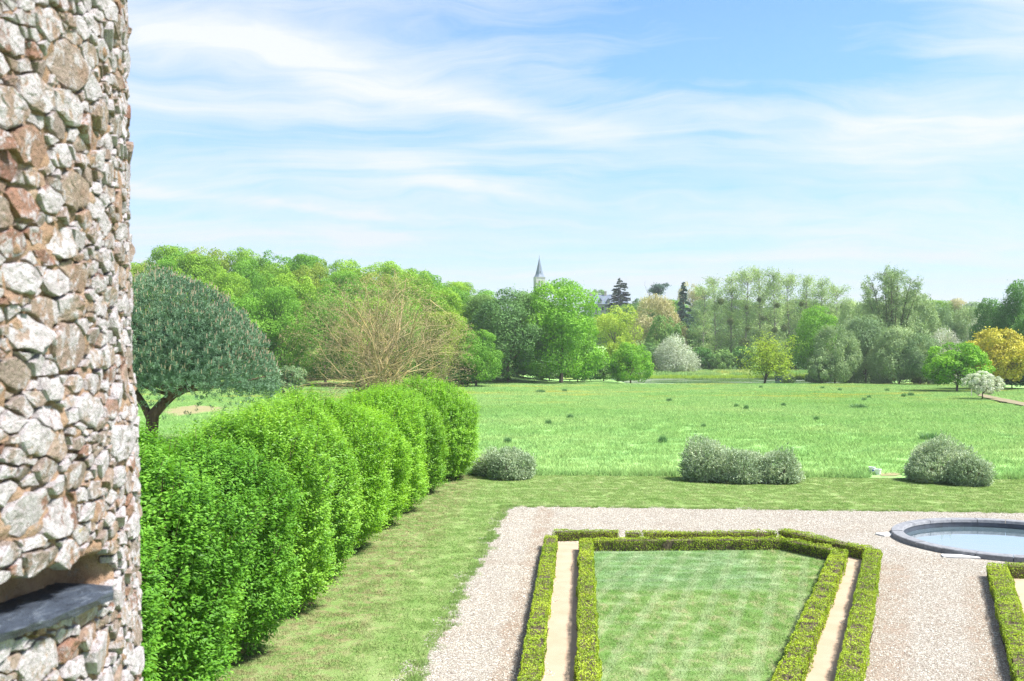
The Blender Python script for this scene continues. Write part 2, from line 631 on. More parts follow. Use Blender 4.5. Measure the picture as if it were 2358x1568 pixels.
M['gravel'] = gravel_mat()
M['sand'] = sand_mat()


def pebble_mat():
    m, t = new_mat('loose_pebbles')
    r = t.attr('rnd')
    surf(t, t.ramp(r, [(0.0, (0.165, 0.133, 0.103)), (0.3, (0.285, 0.249, 0.199)), (0.7, (0.403, 0.371, 0.315)), (1.0, (0.554, 0.544, 0.499))]), 0.7, spec=0.3)
    return m


M['pebble'] = pebble_mat()


def earth_mat(name, c0, c1):
    m, t = new_mat(name)
    n = t.noise(t.pos(), 0.9, 6, 0.7)
    surf(t, t.ramp(n, [(0.3, c0), (0.7, c1)]), 0.95, n, 0.05, 0.6, spec=0.1)
    return m


M['bare_earth'] = earth_mat('bare_earth', (0.19, 0.20, 0.075), (0.27, 0.22, 0.14))
M['track'] = earth_mat('track_earth', (0.17, 0.15, 0.09), (0.24, 0.20, 0.13))


def water_mat(name, c, bscale, bdist, rough=0.02):
    m, t = new_mat(name)
    p = t.scalev(t.pos(), (1.0, 0.6, 1))
    n = t.noise(p, bscale, 4, 0.55)
    s, o = surf(t, c, rough, n, bdist, 0.35, spec=0.5)
    s.inputs['IOR'].default_value = 1.5
    return m


def basin_mat():
    m, t = new_mat('basin_water')
    p = t.pos()
    n = t.noise(t.scalev(p, (1.0, 2.2, 1)), 1.3, 4, 0.55)
    bp = t.new('ShaderNodeBump')
    bp.inputs['Distance'].default_value = 0.02
    bp.inputs['Strength'].default_value = 0.12
    t.put(bp.inputs['Height'], n)
    df = t.new('ShaderNodeBsdfDiffuse')
    t.put(df.inputs[0], (0.13, 0.19, 0.21))
    gl = t.new('ShaderNodeBsdfGlossy')
    gl.inputs['Roughness'].default_value = 0.02
    t.put(gl.inputs[0], (0.97, 0.98, 1.0))
    t.l.new(bp.outputs[0], gl.inputs['Normal'])
    mx = t.new('ShaderNodeMixShader')
    mx.inputs[0].default_value = 0.75
    t.l.new(df.outputs[0], mx.inputs[1])
    t.l.new(gl.outputs[0], mx.inputs[2])
    o = t.new('ShaderNodeOutputMaterial')
    t.l.new(mx.outputs[0], o.inputs[0])
    return m


def pond_mat():
    m, t = new_mat('pond_water')
    p = t.pos()
    n = t.noise(t.scalev(p, (1.0, 0.6, 1)), 1.2, 4, 0.55)
    weed = t.rng(t.noise(t.scalev(p, (0.05, 0.11, 1), loc=(0.3, 0.2, 0)), 1.0, 5, 0.65), 0.48, 0.60)
    bp = t.new('ShaderNodeBump')
    bp.inputs['Distance'].default_value = 0.02
    bp.inputs['Strength'].default_value = 0.3
    t.put(bp.inputs['Height'], n)
    df = t.new('ShaderNodeBsdfDiffuse')
    t.put(df.inputs[0], t.mix(weed, (0.018, 0.045, 0.028), (0.17, 0.20, 0.15)))
    gl = t.new('ShaderNodeBsdfGlossy')
    gl.inputs['Roughness'].default_value = 0.05
    t.put(gl.inputs[0], (0.85, 0.9, 0.9))
    t.l.new(bp.outputs[0], gl.inputs['Normal'])
    mx = t.new('ShaderNodeMixShader')
    t.put(mx.inputs[0], t.rng(weed, 0.0, 1.0, 0.45, 0.2))
    t.l.new(df.outputs[0], mx.inputs[1])
    t.l.new(gl.outputs[0], mx.inputs[2])
    o = t.new('ShaderNodeOutputMaterial')
    t.l.new(mx.outputs[0], o.inputs[0])
    return m


M['pond_water'] = pond_mat()
M['basin_water'] = basin_mat()


# ------------------------------------------------------------------ ground
def hz(x, y):
    """height of the land"""
    x = np.asarray(x, float)
    y = np.asarray(y, float)
    h = 24.0 * sstep(345, 520, y) + 10.0 * sstep(520, 900, y)
    left = sstep(15, -25, x)
    h = h + left * 15.0 * sstep(206, 300, y) * (1 - sstep(345, 520, y))
    # bank behind the pond
    h = h + 0.8 * sstep(285, 297, y) * sstep(20, 32, x) * (1 - sstep(345, 500, y))
    # pond hollow
    inx = sstep(24, 34, x) * sstep(98, 84, x)
    iny = sstep(228, 240, y) * sstep(291, 286, y)
    h = h - 1.4 * inx * iny
    h = h + 0.10 * np.sin(x * 0.11 + 1.3) * np.sin(y * 0.07) * sstep(80, 120, y)
    return h


def build_land():
    ys = np.concatenate([np.linspace(-60, 60, 13), np.linspace(70, 220, 31)[0:], np.linspace(222, 345, 70), np.linspace(355, 900, 40), np.geomspace(950, 9000, 16)])
    xs = np.concatenate([-np.geomspace(9000, 160, 18), np.linspace(-150, 150, 121), np.geomspace(160, 9000, 18)])
    X, Y = np.meshgrid(xs, ys)
    Z = hz(X, Y)
    V = np.stack([X, Y, Z], -1).reshape(-1, 3)
    nx, ny = len(xs), len(ys)
    i = np.arange(ny - 1)[:, None] * nx + np.arange(nx - 1)[None, :]
    F = np.stack([i, i + 1, i + nx + 1, i + nx], -1).reshape(-1, 4)
    tag(obj('meadow', mesh('meadow', V, [F], M['meadow'], smooth=True)), kind='structure')


build_land()


def sheet(name, poly, z, mat, jitter=0.0, seed=1, step=0.35, kind='structure'):
    """flat sheet bounded by a polygon whose edges can be ragged"""
    rs = np.random.RandomState(seed)
    pts = []
    n = len(poly)
    for i in range(n):
        a = np.array(poly[i][:2], float)
        b = np.array(poly[(i + 1) % n][:2], float)
        L = np.linalg.norm(b - a)
        k = max(1, int(L / step)) if jitter else 1
        nn = np.array([(b - a)[1], -(b - a)[0]]) / L
        ph = rs.uniform(0, 6, 3)
        for j in range(k):
            s = j / k
            q = a + (b - a) * s
            if jitter and j:
                q = q + nn * jitter * (rs.normal() * 0.5 + math.sin(s * L * 1.7 + ph[0]) + 0.6 * math.sin(s * L * 4.1 + ph[1]))
            pts.append((q[0], q[1], z))
    me = mesh(name, np.array(pts), [np.arange(len(pts))[None, :]], mat)
    import bmesh
    bm = bmesh.new()
    bm.from_mesh(me)
    bmesh.ops.triangulate(bm, faces=bm.faces[:])
    bmesh.ops.recalc_face_normals(bm, faces=bm.faces[:])
    for f in bm.faces:
        if f.normal.z < 0:
            f.normal_flip()
    bm.to_mesh(me)
    bm.free()
    o = obj(name, me)
    if kind:
        tag(o, kind=kind)
    return o, np.array(pts)


def inside(poly, q):
    """points in polygon"""
    q = np.asarray(q)
    res = np.zeros(len(q), bool)
    n = len(poly)
    j = n - 1
    for i in range(n):
        xi, yi = poly[i][0], poly[i][1]
        xj, yj = poly[j][0], poly[j][1]
        c = ((yi > q[:, 1]) != (yj > q[:, 1])) & (q[:, 0] < (xj - xi) * (q[:, 1] - yi) / (yj - yi + 1e-12) + xi)
        res ^= c
        j = i
    return res


# mown lawn round the gravel
LE0, LE1 = G(1010, 1092), G(2358, 1104)
sl = (LE1[1] - LE0[1]) / (LE1[0] - LE0[0])
lawn_edge = lambda x: LE0[1] + sl * (x - LE0[0])
lawn_poly = [(-16, 4), (60, 4), (60, lawn_edge(60)), (-16, lawn_edge(-16))]
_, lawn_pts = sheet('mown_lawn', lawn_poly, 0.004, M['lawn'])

GA, GB, GC = G(955, 1568), G(1166, 1166), G(2358, 1181)
gdir = (GB - GA) / (GB[1] - GA[1])
GN = GA - gdir * (GA[1] - 5)
gs = (GC - GB) / (GC[0] - GB[0])
GR = GC + gs * (58 - GC[0])
gravel_poly = [(GN[0], 5), (58, 5), (58, GR[1]), (GB[0] + 0.5, GB[1]), (GB[0], GB[1] - 0.6)]
_, gravel_pts = sheet('gravel_path', gravel_poly, 0.008, M['gravel'], jitter=0.045, seed=4)

HZ_ = 0.46                                   # height of the clipped hedges


def along(a, b, y):
    s = (y - a[1]) / (b[1] - a[1])
    return a + (b - a) * s


# top edges of the clipped hedges, as lines on the level z = HZ_
A_f, A_n = G(1269, 1232, HZ_), G(1217, 1568, HZ_)
B_f, B_n = G(1350, 1240, HZ_), G(1354, 1568, HZ_)
H_f, H_n = G(1934, 1264, HZ_), G(1805, 1568, HZ_)
F_f, F_n = G(2011, 1262, HZ_), G(1952, 1568, HZ_)
I_f, I_n = G(2296, 1297, HZ_), G(2376, 1568, HZ_)
D_l, D_r = G(1350, 1240, HZ_), G(1802, 1237, HZ_)
C_l, C_r = G(1264, 1223, 0.38), G(1800, 1221, 0.38)
NEAR = 13.0
A_n, B_n, H_n, F_n, I_n = [along(f, n, NEAR) for f, n in ((A_f, A_n), (B_f, B_n), (H_f, H_n), (F_f, F_n), (I_f, I_n))]

sheet('sand_path', [A_n, (A_f[0], C_l[1]), C_r, F_f, F_n, H_n, H_f, D_r, D_l, B_n], 0.012, M['sand'])
inner_poly = [B_n[:2], D_l[:2], D_r[:2], H_f[:2], H_n[:2]]
sheet('parterre_lawn', inner_poly, 0.016, M['inner'])
sheet('sand_path', [I_n, I_f, (I_f[0] + 14, I_f[1] - 0.6), (I_f[0] + 14, NEAR)], 0.012, M['sand'])
# bare earth by the pine and a track at the right
sheet('bare_ground', [G(372, 950), G(400, 938), G(450, 933), G(514, 938), G(505, 947), G(455, 954), G(400, 960)], 0.05, M['bare_earth'], jitter=0.3, seed=8, step=2.0)
sheet('dirt_track', [G(2255, 908), G(2300, 918), G(2360, 930), G(2440, 945), G(2440, 953), G(2350, 936), G(2290, 924), G(2250, 913)], 0.22, M['track'], jitter=0.12, seed=9, step=2.0)
# pond
sheet('pond_water', [(22, 230), (100, 230), (100, 291), (22, 291)], -0.35, M['pond_water'])




# --- grass as scattered clumps: one object holds the clump and the points, geometry nodes put it there
def scatter(name, clumpV, clumpF, rnd, pts, rots, scales, mat):
    n0 = len(clumpV)
    V = np.concatenate([clumpV, pts])
    me = mesh(name, V, [clumpF], mat, np.concatenate([rnd, np.zeros(len(pts))]),
              attrs={'rotz': np.concatenate([np.zeros(n0), rots]), 'scl': np.concatenate([np.ones(n0), scales]),
                     'ispt': np.concatenate([np.zeros(n0), np.ones(len(pts))])})
    o = obj(name, me)
    ng = bpy.data.node_groups.new(name + '_scatter', 'GeometryNodeTree')
    ng.interface.new_socket('Geometry', in_out='INPUT', socket_type='NodeSocketGeometry')
    ng.interface.new_socket('Geometry', in_out='OUTPUT', socket_type='NodeSocketGeometry')
    N, L = ng.nodes, ng.links
    gi, go = N.new('NodeGroupInput'), N.new('NodeGroupOutput')

    def na(nm):
        a = N.new('GeometryNodeInputNamedAttribute')
        a.data_type = 'FLOAT'
        a.inputs['Name'].default_value = nm
        return a.outputs['Attribute']
    cmpn = N.new('FunctionNodeCompare')
    cmpn.data_type = 'FLOAT'
    cmpn.operation = 'GREATER_THAN'
    L.new(na('ispt'), cmpn.inputs[0])
    cmpn.inputs[1].default_value = 0.5
    sp = N.new('GeometryNodeSeparateGeometry')
    sp.domain = 'POINT'
    L.new(gi.outputs[0], sp.inputs['Geometry'])
    L.new(cmpn.outputs[0], sp.inputs['Selection'])
    ip = N.new('GeometryNodeInstanceOnPoints')
    L.new(sp.outputs[0], ip.inputs['Points'])
    L.new(sp.outputs[1], ip.inputs['Instance'])
    cx = N.new('ShaderNodeCombineXYZ')
    L.new(na('rotz'), cx.inputs[2])
    L.new(cx.outputs[0], ip.inputs['Rotation'])
    L.new(na('scl'), ip.inputs['Scale'])
    L.new(ip.outputs[0], go.inputs[0])
    md = o.modifiers.new('scatter', 'NODES')
    md.node_group = ng
    return o


def blades(rs, n, radius, h0, h1, wd, lean=0.35):
    r = radius * np.sqrt(rs.uniform(0, 1, n)) * rs.uniform(0.75, 1.15, n)
    a = rs.uniform(0, 2 * math.pi, n)
    c = np.stack([r * np.cos(a), r * np.sin(a), np.zeros(n)], 1)
    h = rs.uniform(h0, h1, n) * (1.1 - 0.4 * (r / radius) ** 2)
    b = rs.uniform(0, 2 * math.pi, n)
    side = np.stack([np.cos(b), np.sin(b), np.zeros(n)], 1)
    tip = c + np.stack([rs.normal(size=n) * lean * h, rs.normal(size=n) * lean * h, h], 1)
    V = np.stack([c - side * wd / 2, c + side * wd / 2, tip], 1).reshape(-1, 3)
    return V, np.arange(3 * n).reshape(n, 3), np.repeat(rs.uniform(0, 1, n), 3)


rs = np.random.RandomState(11)


def grid_pts(x0, x1, y0, y1, step, rs):
    X, Y = np.meshgrid(np.arange(x0, x1, step), np.arange(y0, y1, step))
    q = np.stack([X.ravel(), Y.ravel()], 1)
    return q + rs.uniform(-0.6, 0.6, q.shape) * step


# meadow, tall grass
q = grid_pts(-100, 100, 56, 232, 1.25, rs)
keep = (q[:, 1] > lawn_edge(q[:, 0]) + 0.55) & (np.abs(q[:, 0]) < q[:, 1] * 0.56 + 4)
bare = [G(372, 950), G(400, 938), G(450, 933), G(514, 938), G(505, 947), G(455, 954), G(400, 960)]
track = [G(2255, 906), G(2300, 916), G(2360, 928), G(2440, 943), G(2440, 955), G(2350, 938), G(2290, 926), G(2250, 915)]
keep &= ~inside(bare, q) & ~inside(track, q)
keep &= ~((q[:, 0] > 22) & (q[:, 0] < 100) & (q[:, 1] > 224))
keep &= ~((q[:, 0] > 20.6) & (q[:, 0] < 26) & (q[:, 1] < lawn_edge(q[:, 0]) + 2.3))
q = q[keep]
bV, bF, bR = blades(rs, 260, 1.15, 0.10, 0.34, 0.030, 0.5)
far = sstep(60, 160, q[:, 1])
o = scatter('meadow_grass', bV, bF, bR, np.column_stack([q, hz(q[:, 0], q[:, 1]) - 0.02]), rs.uniform(0, 6.28, len(q)),
            rs.uniform(0.75, 1.2, len(q)) + 0.15 * far, M['meadow_blade'])
tag(o, 'tall light green meadow grass beyond the mown lawn', 'grass', kind='stuff')

# mown lawn, short grass
q = grid_pts(-12, 40, 12, 64, 0.5, rs)
ok = (q[:, 1] < lawn_edge(q[:, 0]) - 0.02) & ~inside(gravel_pts, q) & (np.abs(q[:, 0]) < q[:, 1] * 0.56 + 2)
q = q[ok]
bV, bF, bR = blades(rs, 230, 0.42, 0.025, 0.07, 0.014, 0.6)
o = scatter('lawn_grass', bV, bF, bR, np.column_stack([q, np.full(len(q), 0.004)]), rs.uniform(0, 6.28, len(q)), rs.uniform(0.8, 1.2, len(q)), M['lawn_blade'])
tag(o, 'short mown grass with dry patches round the gravel path', 'grass', kind='stuff')
# ragged tufts on the lawn's rim towards the gravel
e = []
for a, b in ((np.array([GN[0], 5]), GB[:2]), (GB[:2], GR[:2])):
    L = np.linalg.norm(b - a)
    k = int(L / 0.16)
    s = rs.uniform(0, 1, k)
    dn = np.array([-(b - a)[1], (b - a)[0]]) / L
    wob = 0.5 + 0.5 * np.sin(s * L * 1.1 + 1) * np.sin(s * L * 0.37)
    e.append(a + (b - a) * s[:, None] + dn * (rs.normal(size=k) * 0.10 + 0.06 - 0.16 * wob * rs.uniform(0, 1, k))[:, None])
e = np.concatenate(e)
e = e[e[:, 1] > 12]
bV, bF, bR = blades(rs, 90, 0.20, 0.04, 0.13, 0.016, 0.5)
o = scatter('lawn_edge_grass', bV, bF, bR, np.column_stack([e, np.full(len(e), 0.006)]), rs.uniform(0, 6.28, len(e)), rs.uniform(0.6, 1.2, len(e)), M['lawn_blade'])
tag(o, 'ragged unmown grass fringe where lawn meets gravel', 'grass', kind='stuff')
# lawn inside the parterre
q = grid_pts(0, 16, 13, 40, 0.42, rs)
q = q[inside(inner_poly, q)]
bV, bF, bR = blades(rs, 230, 0.36, 0.02, 0.055, 0.013, 0.6)
o = scatter('parterre_grass', bV, bF, bR, np.column_stack([q, np.full(len(q), 0.016)]), rs.uniform(0, 6.28, len(q)), rs.uniform(0.8, 1.2, len(q)), M['inner_blade'])
tag(o, 'short patchy grass inside the clipped hedge parterre', 'grass', kind='stuff')

# loose pebbles on the gravel
ico = np.array([(1, 0, 0), (-1, 0, 0), (0, 1, 0), (0, -1, 0), (0, 0, 1), (0, 0, -1)], float)
icf = np.array([(0, 2, 4), (2, 1, 4), (1, 3, 4), (3, 0, 4), (2, 0, 5), (1, 2, 5), (3, 1, 5), (0, 3, 5)])
PV, PF, PR = [], [], []
for k in range(260):
    s = rs.uniform(0.008, 0.022)
    a = rs.uniform(0, 6.28)
    v_ = ico * np.array([s * rs.uniform(0.8, 1.4), s, s * 0.6])
    v_ = v_ @ np.array([[math.cos(a), math.sin(a), 0], [-math.sin(a), math.cos(a), 0], [0, 0, 1]])
    rr, aa = 0.55 * math.sqrt(rs.uniform()), rs.uniform(0, 6.28)
    PV.append(v_ + np.array([rr * math.cos(aa), rr * math.sin(aa), s * 0.3]))
    PF.append(icf + 6 * k)
    PR.append(np.full(6, rs.uniform()))
BAS = np.array([19.6, 39.35])                # centre of the round basin
BR = 4.35                                    # its outer radius
sand_polys = [[A_n, (A_f[0], C_l[1]), C_r, F_f, F_n], [I_n, I_f, (I_f[0] + 14, I_f[1] - 0.6), (I_f[0] + 14, NEAR)]]
q = grid_pts(-3, 32, 16, 52, 0.62, rs)
ok = inside(gravel_pts, q) & (np.abs(q[:, 0]) < q[:, 1] * 0.55 + 1) & (np.linalg.norm(q - BAS, axis=1) > BR + 0.5)
for sp_ in sand_polys:
    ok &= ~inside(sp_, q)
q = q[ok]
o = scatter('loose_gravel', np.concatenate(PV), np.concatenate(PF), np.concatenate(PR), np.column_stack([q, np.full(len(q), 0.008)]),
            rs.uniform(0, 6.28, len(q)), rs.uniform(0.85, 1.15, len(q)), M['pebble'])
tag(o, 'loose pale pebbles strewn over the gravel path', 'gravel', kind='stuff')

# ------------------------------------------------------------------ stone tower
TC = np.array([-3.75, 2.86])                 # axis of the round tower
TR = 2.468


def t_rad(z):
    return TR + 0.016 * (7.5 - z) + 0.018 * sstep(7.45, 7.25, z)


def t_pt(uu, zz, dep):
    """(arc length, height, height above the wall face) -> world"""
    uu, zz, dep = [np.asarray(a, float) for a in (uu, zz, dep)]
    th = uu / TR
    r = t_rad(zz) + dep
    return np.stack([TC[0] + r * np.cos(th), TC[1] + r * np.sin(th), zz], -1)


def t_hit(px, py):
    r = ray(px, py)
    dx_, dy_ = r[0], r[1]
    a = dx_ * dx_ + dy_ * dy_
    b = -2 * (dx_ * TC[0] + dy_ * TC[1])
    c = TC @ TC - TR * TR
    disc = b * b - 4 * a * c
    if disc < 0:
        return None
    t_ = (-b - math.sqrt(disc)) / (2 * a)
    x, y = dx_ * t_, dy_ * t_
    return TR * math.atan2(y - TC[1], x - TC[0]), CAM_H + r[2] * t_


def stone_mats():
    m, t = new_mat('rubble_stone')
    p = t.pos()
    r = t.attr('rnd')
    hue = t.m('FRACT', t.m('MULTIPLY', r, 7.31))
    pw = t.vm('ADD', p, t.vm('SCALE', t.noise(p, 14.0, 2, 0.5, out='Color'), scale=0.04))
    a = t.noise(t.scalev(pw, (1, 1, 0.75)), 17.0, 6, 0.70)
    b = t.noise(pw, 60.0, 5, 0.7)
    base = t.ramp(hue, [(0.0, (0.20, 0.175, 0.145)), (0.30, (0.31, 0.245, 0.18)), (0.52, (0.25, 0.21, 0.175)),
                        (0.70, (0.33, 0.225, 0.15)), (0.84, (0.16, 0.085, 0.060)), (0.93, (0.26, 0.15, 0.10)), (1.0, (0.22, 0.195, 0.17))])
    base = t.mix(t.rng(b, 0.35, 0.75, 0.0, 0.6), base, (0.12, 0.09, 0.07))
    base = t.mix(t.rng(t.noise(p, 8.0, 4, 0.6), 0.5, 0.7, 0.0, 0.5), base, (0.24, 0.145, 0.095))
    lich = t.m('ADD', a, t.m('MULTIPLY', t.m('SUBTRACT', r, 0.5), 0.22))
    lich = t.m('ADD', lich, t.m('MULTIPLY', t.m('SUBTRACT', b, 0.5), 0.25))
    nz = t.new_sep(t.new('ShaderNodeNewGeometry').outputs['Normal'])[2]
    lich = t.rng(lich, 0.42, 0.52)
    white = t.ramp(t.noise(p, 24.0, 5, 0.65), [(0.3, (0.27, 0.255, 0.245)), (0.50, (0.39, 0.375, 0.37)), (0.72, (0.49, 0.48, 0.49))])
    c = t.mix(t.m('MULTIPLY', lich, 0.93), base, white)
    specks = t.rng(t.noise(p, 110.0, 3, 0.6), 0.60, 0.70)
    c = t.mix(t.m('MULTIPLY', specks, 0.55), c, (0.14, 0.11, 0.09))
    yel = t.rng(t.noise(p, 6.5, 3, 0.6, w=3.3), 0.715, 0.76)
    c = t.mix(t.m('MULTIPLY', yel, 0.75), c, (0.42, 0.32, 0.05))
    c = t.mix(1.0, c, (1.04, 1.00, 1.045), 'MULTIPLY')
    surf(t, c, 0.9, t.m('ADD', t.m('MULTIPLY', a, 1.2), t.m('MULTIPLY', b, 0.5)), 0.026, 1.0, spec=0.15)
    M['stone'] = m
    m, t = new_mat('lime_mortar')
    p = t.pos()
    a = t.noise(p, 7.0, 5, 0.65)
    b = t.noise(p, 70.0, 5, 0.75)
    c = t.ramp(a, [(0.25, (0.24, 0.155, 0.100)), (0.5, (0.37, 0.245, 0.165)), (0.75, (0.43, 0.325, 0.25))])
    c = t.mix(t.rng(b, 0.5, 0.75, 0.0, 0.7), c, (0.20, 0.13, 0.085))
    c = t.mix(t.rng(t.noise(p, 15.0, 5, 0.7), 0.56, 0.68, 0, 0.7), c, (0.28, 0.27, 0.26))
    surf(t, c, 0.95, b, 0.02, 1.0, spec=0.05)
    M['mortar'] = m
    m, t = new_mat('slate_ledge')
    p = t.pos()
    a = t.noise(t.scalev(p, (14, 5, 40), rot=(0, 0, rad(30))), 2.0, 6, 0.7, 0.6)
    c = t.ramp(a, [(0.3, (0.018, 0.023, 0.034)), (0.55, (0.042, 0.054, 0.075)), (0.72, (0.13, 0.15, 0.18))])
    surf(t, c, 0.5, a, 0.02, 0.8, spec=0.4)
    M['slate_slab'] = m


stone_mats()
NICHE = (t_hit(20, 1400), t_hit(228, 1322))


def niche_depth(uu, zz):
    """recess over the slate ledge"""
    n0, n1 = NICHE
    s = (uu - n0[0]) / (n1[0] - n0[0])
    zc = n0[1] + (n1[1] - n0[1]) * s + 0.0
    k = sstep(-0.55, -0.35, s) * sstep(1.12, 0.95, s)
    return k * sstep(zc - 0.055, zc - 0.035, zz) * sstep(zc + 0.085, zc + 0.05, zz)


def build_tower():
    root = empty('stone_tower', (TC[0], TC[1], 0))
    tag(root, 'round rubble stone tower with orange mortar and white lichen, close at the left', 'tower')
    rs = np.random.RandomState(5)
    # mortar body: fine where it is near the camera, coarse elsewhere
    th0, th1 = rad(-42), rad(48)
    zf0, zf1 = 5.3, 9.9
    ths = np.concatenate([np.linspace(th0, th1, 240), np.linspace(th1, th0 + 2 * math.pi, 60)[1:-1]])
    zs = np.concatenate([np.linspace(-0.3, zf0, 20)[:-1], np.linspace(zf0, zf1, 300), np.linspace(zf1, 14.0, 12)[1:]])
    T_, Z_ = np.meshgrid(ths, zs)
    nz = np.zeros_like(T_)
    for k in range(26):
        fu, fz = rs.normal(size=2) * np.array([22, 26]) * (1 + k * 0.12)
        nz += np.sin(T_ * TR * fu + Z_ * fz + rs.uniform(0, 6)) * 0.0028
    dep = nz * 0.75 - 0.0045 - 0.16 * niche_depth(np.where(T_ > math.pi, T_ - 2 * math.pi, T_) * TR, Z_)
    r = t_rad(Z_) + dep
    V = np.stack([r * np.cos(T_), r * np.sin(T_), Z_], -1).reshape(-1, 3)
    nx, ny = len(ths), len(zs)
    i = np.arange(ny - 1)[:, None] * nx
    j = np.arange(nx)[None, :]
    jn = (j + 1) % nx
    F = np.stack([i + j, i + jn, i + nx + jn, i + nx + j], -1).reshape(-1, 4)
    cap = np.array([np.arange((ny - 1) * nx, ny * nx)])
    obj('mortar_body', mesh('mortar_body', V, [F, cap], M['mortar'], smooth=True), root)

    # stones: cells of a power diagram on the unrolled wall
    AS = 1.65                                   # stones lie flat: wider than high
    U0, U1, Z0, Z1 = rad(-40) * TR, rad(46) * TR, 5.35, 9.85
    seeds, rad_ = [], []

    def far_enough(p_, r_):
        if not seeds:
            return True
        S = np.array(seeds)
        return np.all(np.hypot(S[:, 0] - p_[0], S[:, 1] - p_[1]) > 0.82 * (np.array(rad_) + r_))
    big = [(160, 150, .13), (70, 335, .10), (170, 440, .095), (55, 470, .085), (135, 555, .09), (30, 560, .075), (155, 800, .125),
           (45, 640, .085), (125, 650, .075), (180, 640, .07), (60, 765, .09), (25, 860, .08), (185, 945, .09), (100, 960, .075),
           (60, 1010, .08), (110, 1190, .11), (40, 1180, .11), (240, 600, .07), (215, 205, .07), (250, 400, .07), (100, 720, .08),
           (150, 1095, .075), (240, 820, .07), (200, 1500, .12), (60, 1520, .10), (15, 250, .09), (30, 90, .08), (120, 60, .085)]
    for px, py, r_ in big:
        h = t_hit(px, py)
        if h:
            seeds.append((h[0], h[1] * AS))
            rad_.append(r_)
    area = (U1 - U0) * (Z1 - Z0) * AS
    for r_, frac, jit in ((.085, .07, .25), (.058, .20, .2), (.038, .34, .2), (.023, .30, .2)):
        n = int(area * frac / (math.pi * r_ * r_))
        for _ in range(n * 5):
            p_ = (rs.uniform(U0, U1), rs.uniform(Z0 * AS, Z1 * AS))
            rr = r_ * rs.uniform(1 - jit, 1 + jit)
            if far_enough(p_, rr):
                seeds.append(p_)
                rad_.append(rr)
    S = np.array(seeds)
    Rr = np.array(rad_)
    W_ = Rr ** 2
    pieces = []
    for i in range(len(S)):
        c = S[i]
        poly = [np.array(c) + Rr[i] * 2.5 * np.array([math.cos(a), math.sin(a)]) for a in np.linspace(0, 2 * math.pi, 14, endpoint=False) + rs.uniform(0, 1)]
        poly = [np.array(c) + (q_ - c) * rs.uniform(0.60, 1.0) for q_ in poly]
        d2 = ((S - c) ** 2).sum(1)
        for j in np.argsort(d2)[1:26]:
            n_ = S[j] - c
            L = math.sqrt(d2[j])
            off = (d2[j] + W_[i] - W_[j]) / (2 * L)
            n_ = n_ / L
            dd = [float((q_ - c) @ n_) - off for q_ in poly]
            if max(dd) <= 0:
                continue
            new = []
            for k in range(len(poly)):
                a, b = poly[k], poly[(k + 1) % len(poly)]
                da, db = dd[k], dd[(k + 1) % len(poly)]
                if da <= 0:
                    new.append(a)
                if (da < 0) != (db < 0):
                    new.append(a + (b - a) * (da / (da - db)))
            poly = new
            if len(poly) < 3:
                break
        if len(poly) < 3:
            continue
        poly = np.array(poly)
        poly[:, 1] /= AS
        cc = poly.mean(0)
        if niche_depth(cc[0], cc[1]) > 0.3:
            continue
        pieces.append((cc, poly, Rr[i]))

    def stone(cc, poly, r_):
        # resample outline, shrink by the joint, push into relief
        L = np.linalg.norm(np.roll(poly, -1, 0) - poly, axis=1)
        per = L.sum()
        stp = max(0.03, per / 18)
        pts = []
        for e_ in range(len(poly)):                 # keep the corners, break long edges
            a, b = poly[e_], poly[(e_ + 1) % len(poly)]
            if L[e_] < 0.3 * stp:
                continue
            m_ = max(1, int(round(L[e_] / stp)))
            for j in range(m_):
                pts.append(a + (b - a) * (j / m_))
        if len(pts) < 4:
            pts = list(poly)
        pts = np.array(pts)
        k = len(pts)
        cc = pts.mean(0)
        joint = rs.uniform(0.002, 0.007) + 0.09 * r_ * rs.uniform(0.1, 1)
        dd = pts - cc
        ln = np.linalg.norm(dd, axis=1, keepdims=True)
        pts = cc + dd * np.clip((ln - joint) / np.maximum(ln, 1e-6), 0.35, 1)
        pts += rs.normal(size=pts.shape) * 0.035 * r_
        H = rs.uniform(0.003, 0.015) + 0.09 * r_ * rs.uniform(0.2, 1.2)
        tilt = rs.normal(size=2) * 0.13
        tilt[1] += 0.03                             # tops recede a little, undersides overhang
        rings = [(1.03, -0.035, 0.0), (1.0, 0.45 * H, 0.10), (0.968, 0.92 * H, 0.22), (0.80, 1.0 * H, 0.34), (0.45, 1.04 * H, 0.30)]
        V, ids = [], []
        for f, hgt, jn in rings:
            q_ = cc + (pts - cc) * f + rs.normal(size=pts.shape) * r_ * 0.018 * (f < 1)
            off = (q_ - cc) @ tilt if f < 1.01 else 0
            dep = hgt + (off if hgt > 0 else 0) + rs.normal(size=len(pts)) * H * 0.11 * jn / 0.45
            V.append(t_pt(q_[:, 0], q_[:, 1], dep))
        V.append(t_pt(cc[:1], cc[1:2], np.array([1.05 * H])))
        V = np.concatenate(V)
        F = [(a * k + j, a * k + (j + 1) % k, (a + 1) * k + (j + 1) % k, (a + 1) * k + j) for a in range(len(rings) - 1) for j in range(k)]
        T = [((len(rings) - 1) * k + j, (len(rings) - 1) * k + (j + 1) % k, len(rings) * k) for j in range(k)]
        return V - np.array([TC[0], TC[1], 0]), np.array(F), np.array(T)

    # how large each stone shows in the photograph
    scored = []
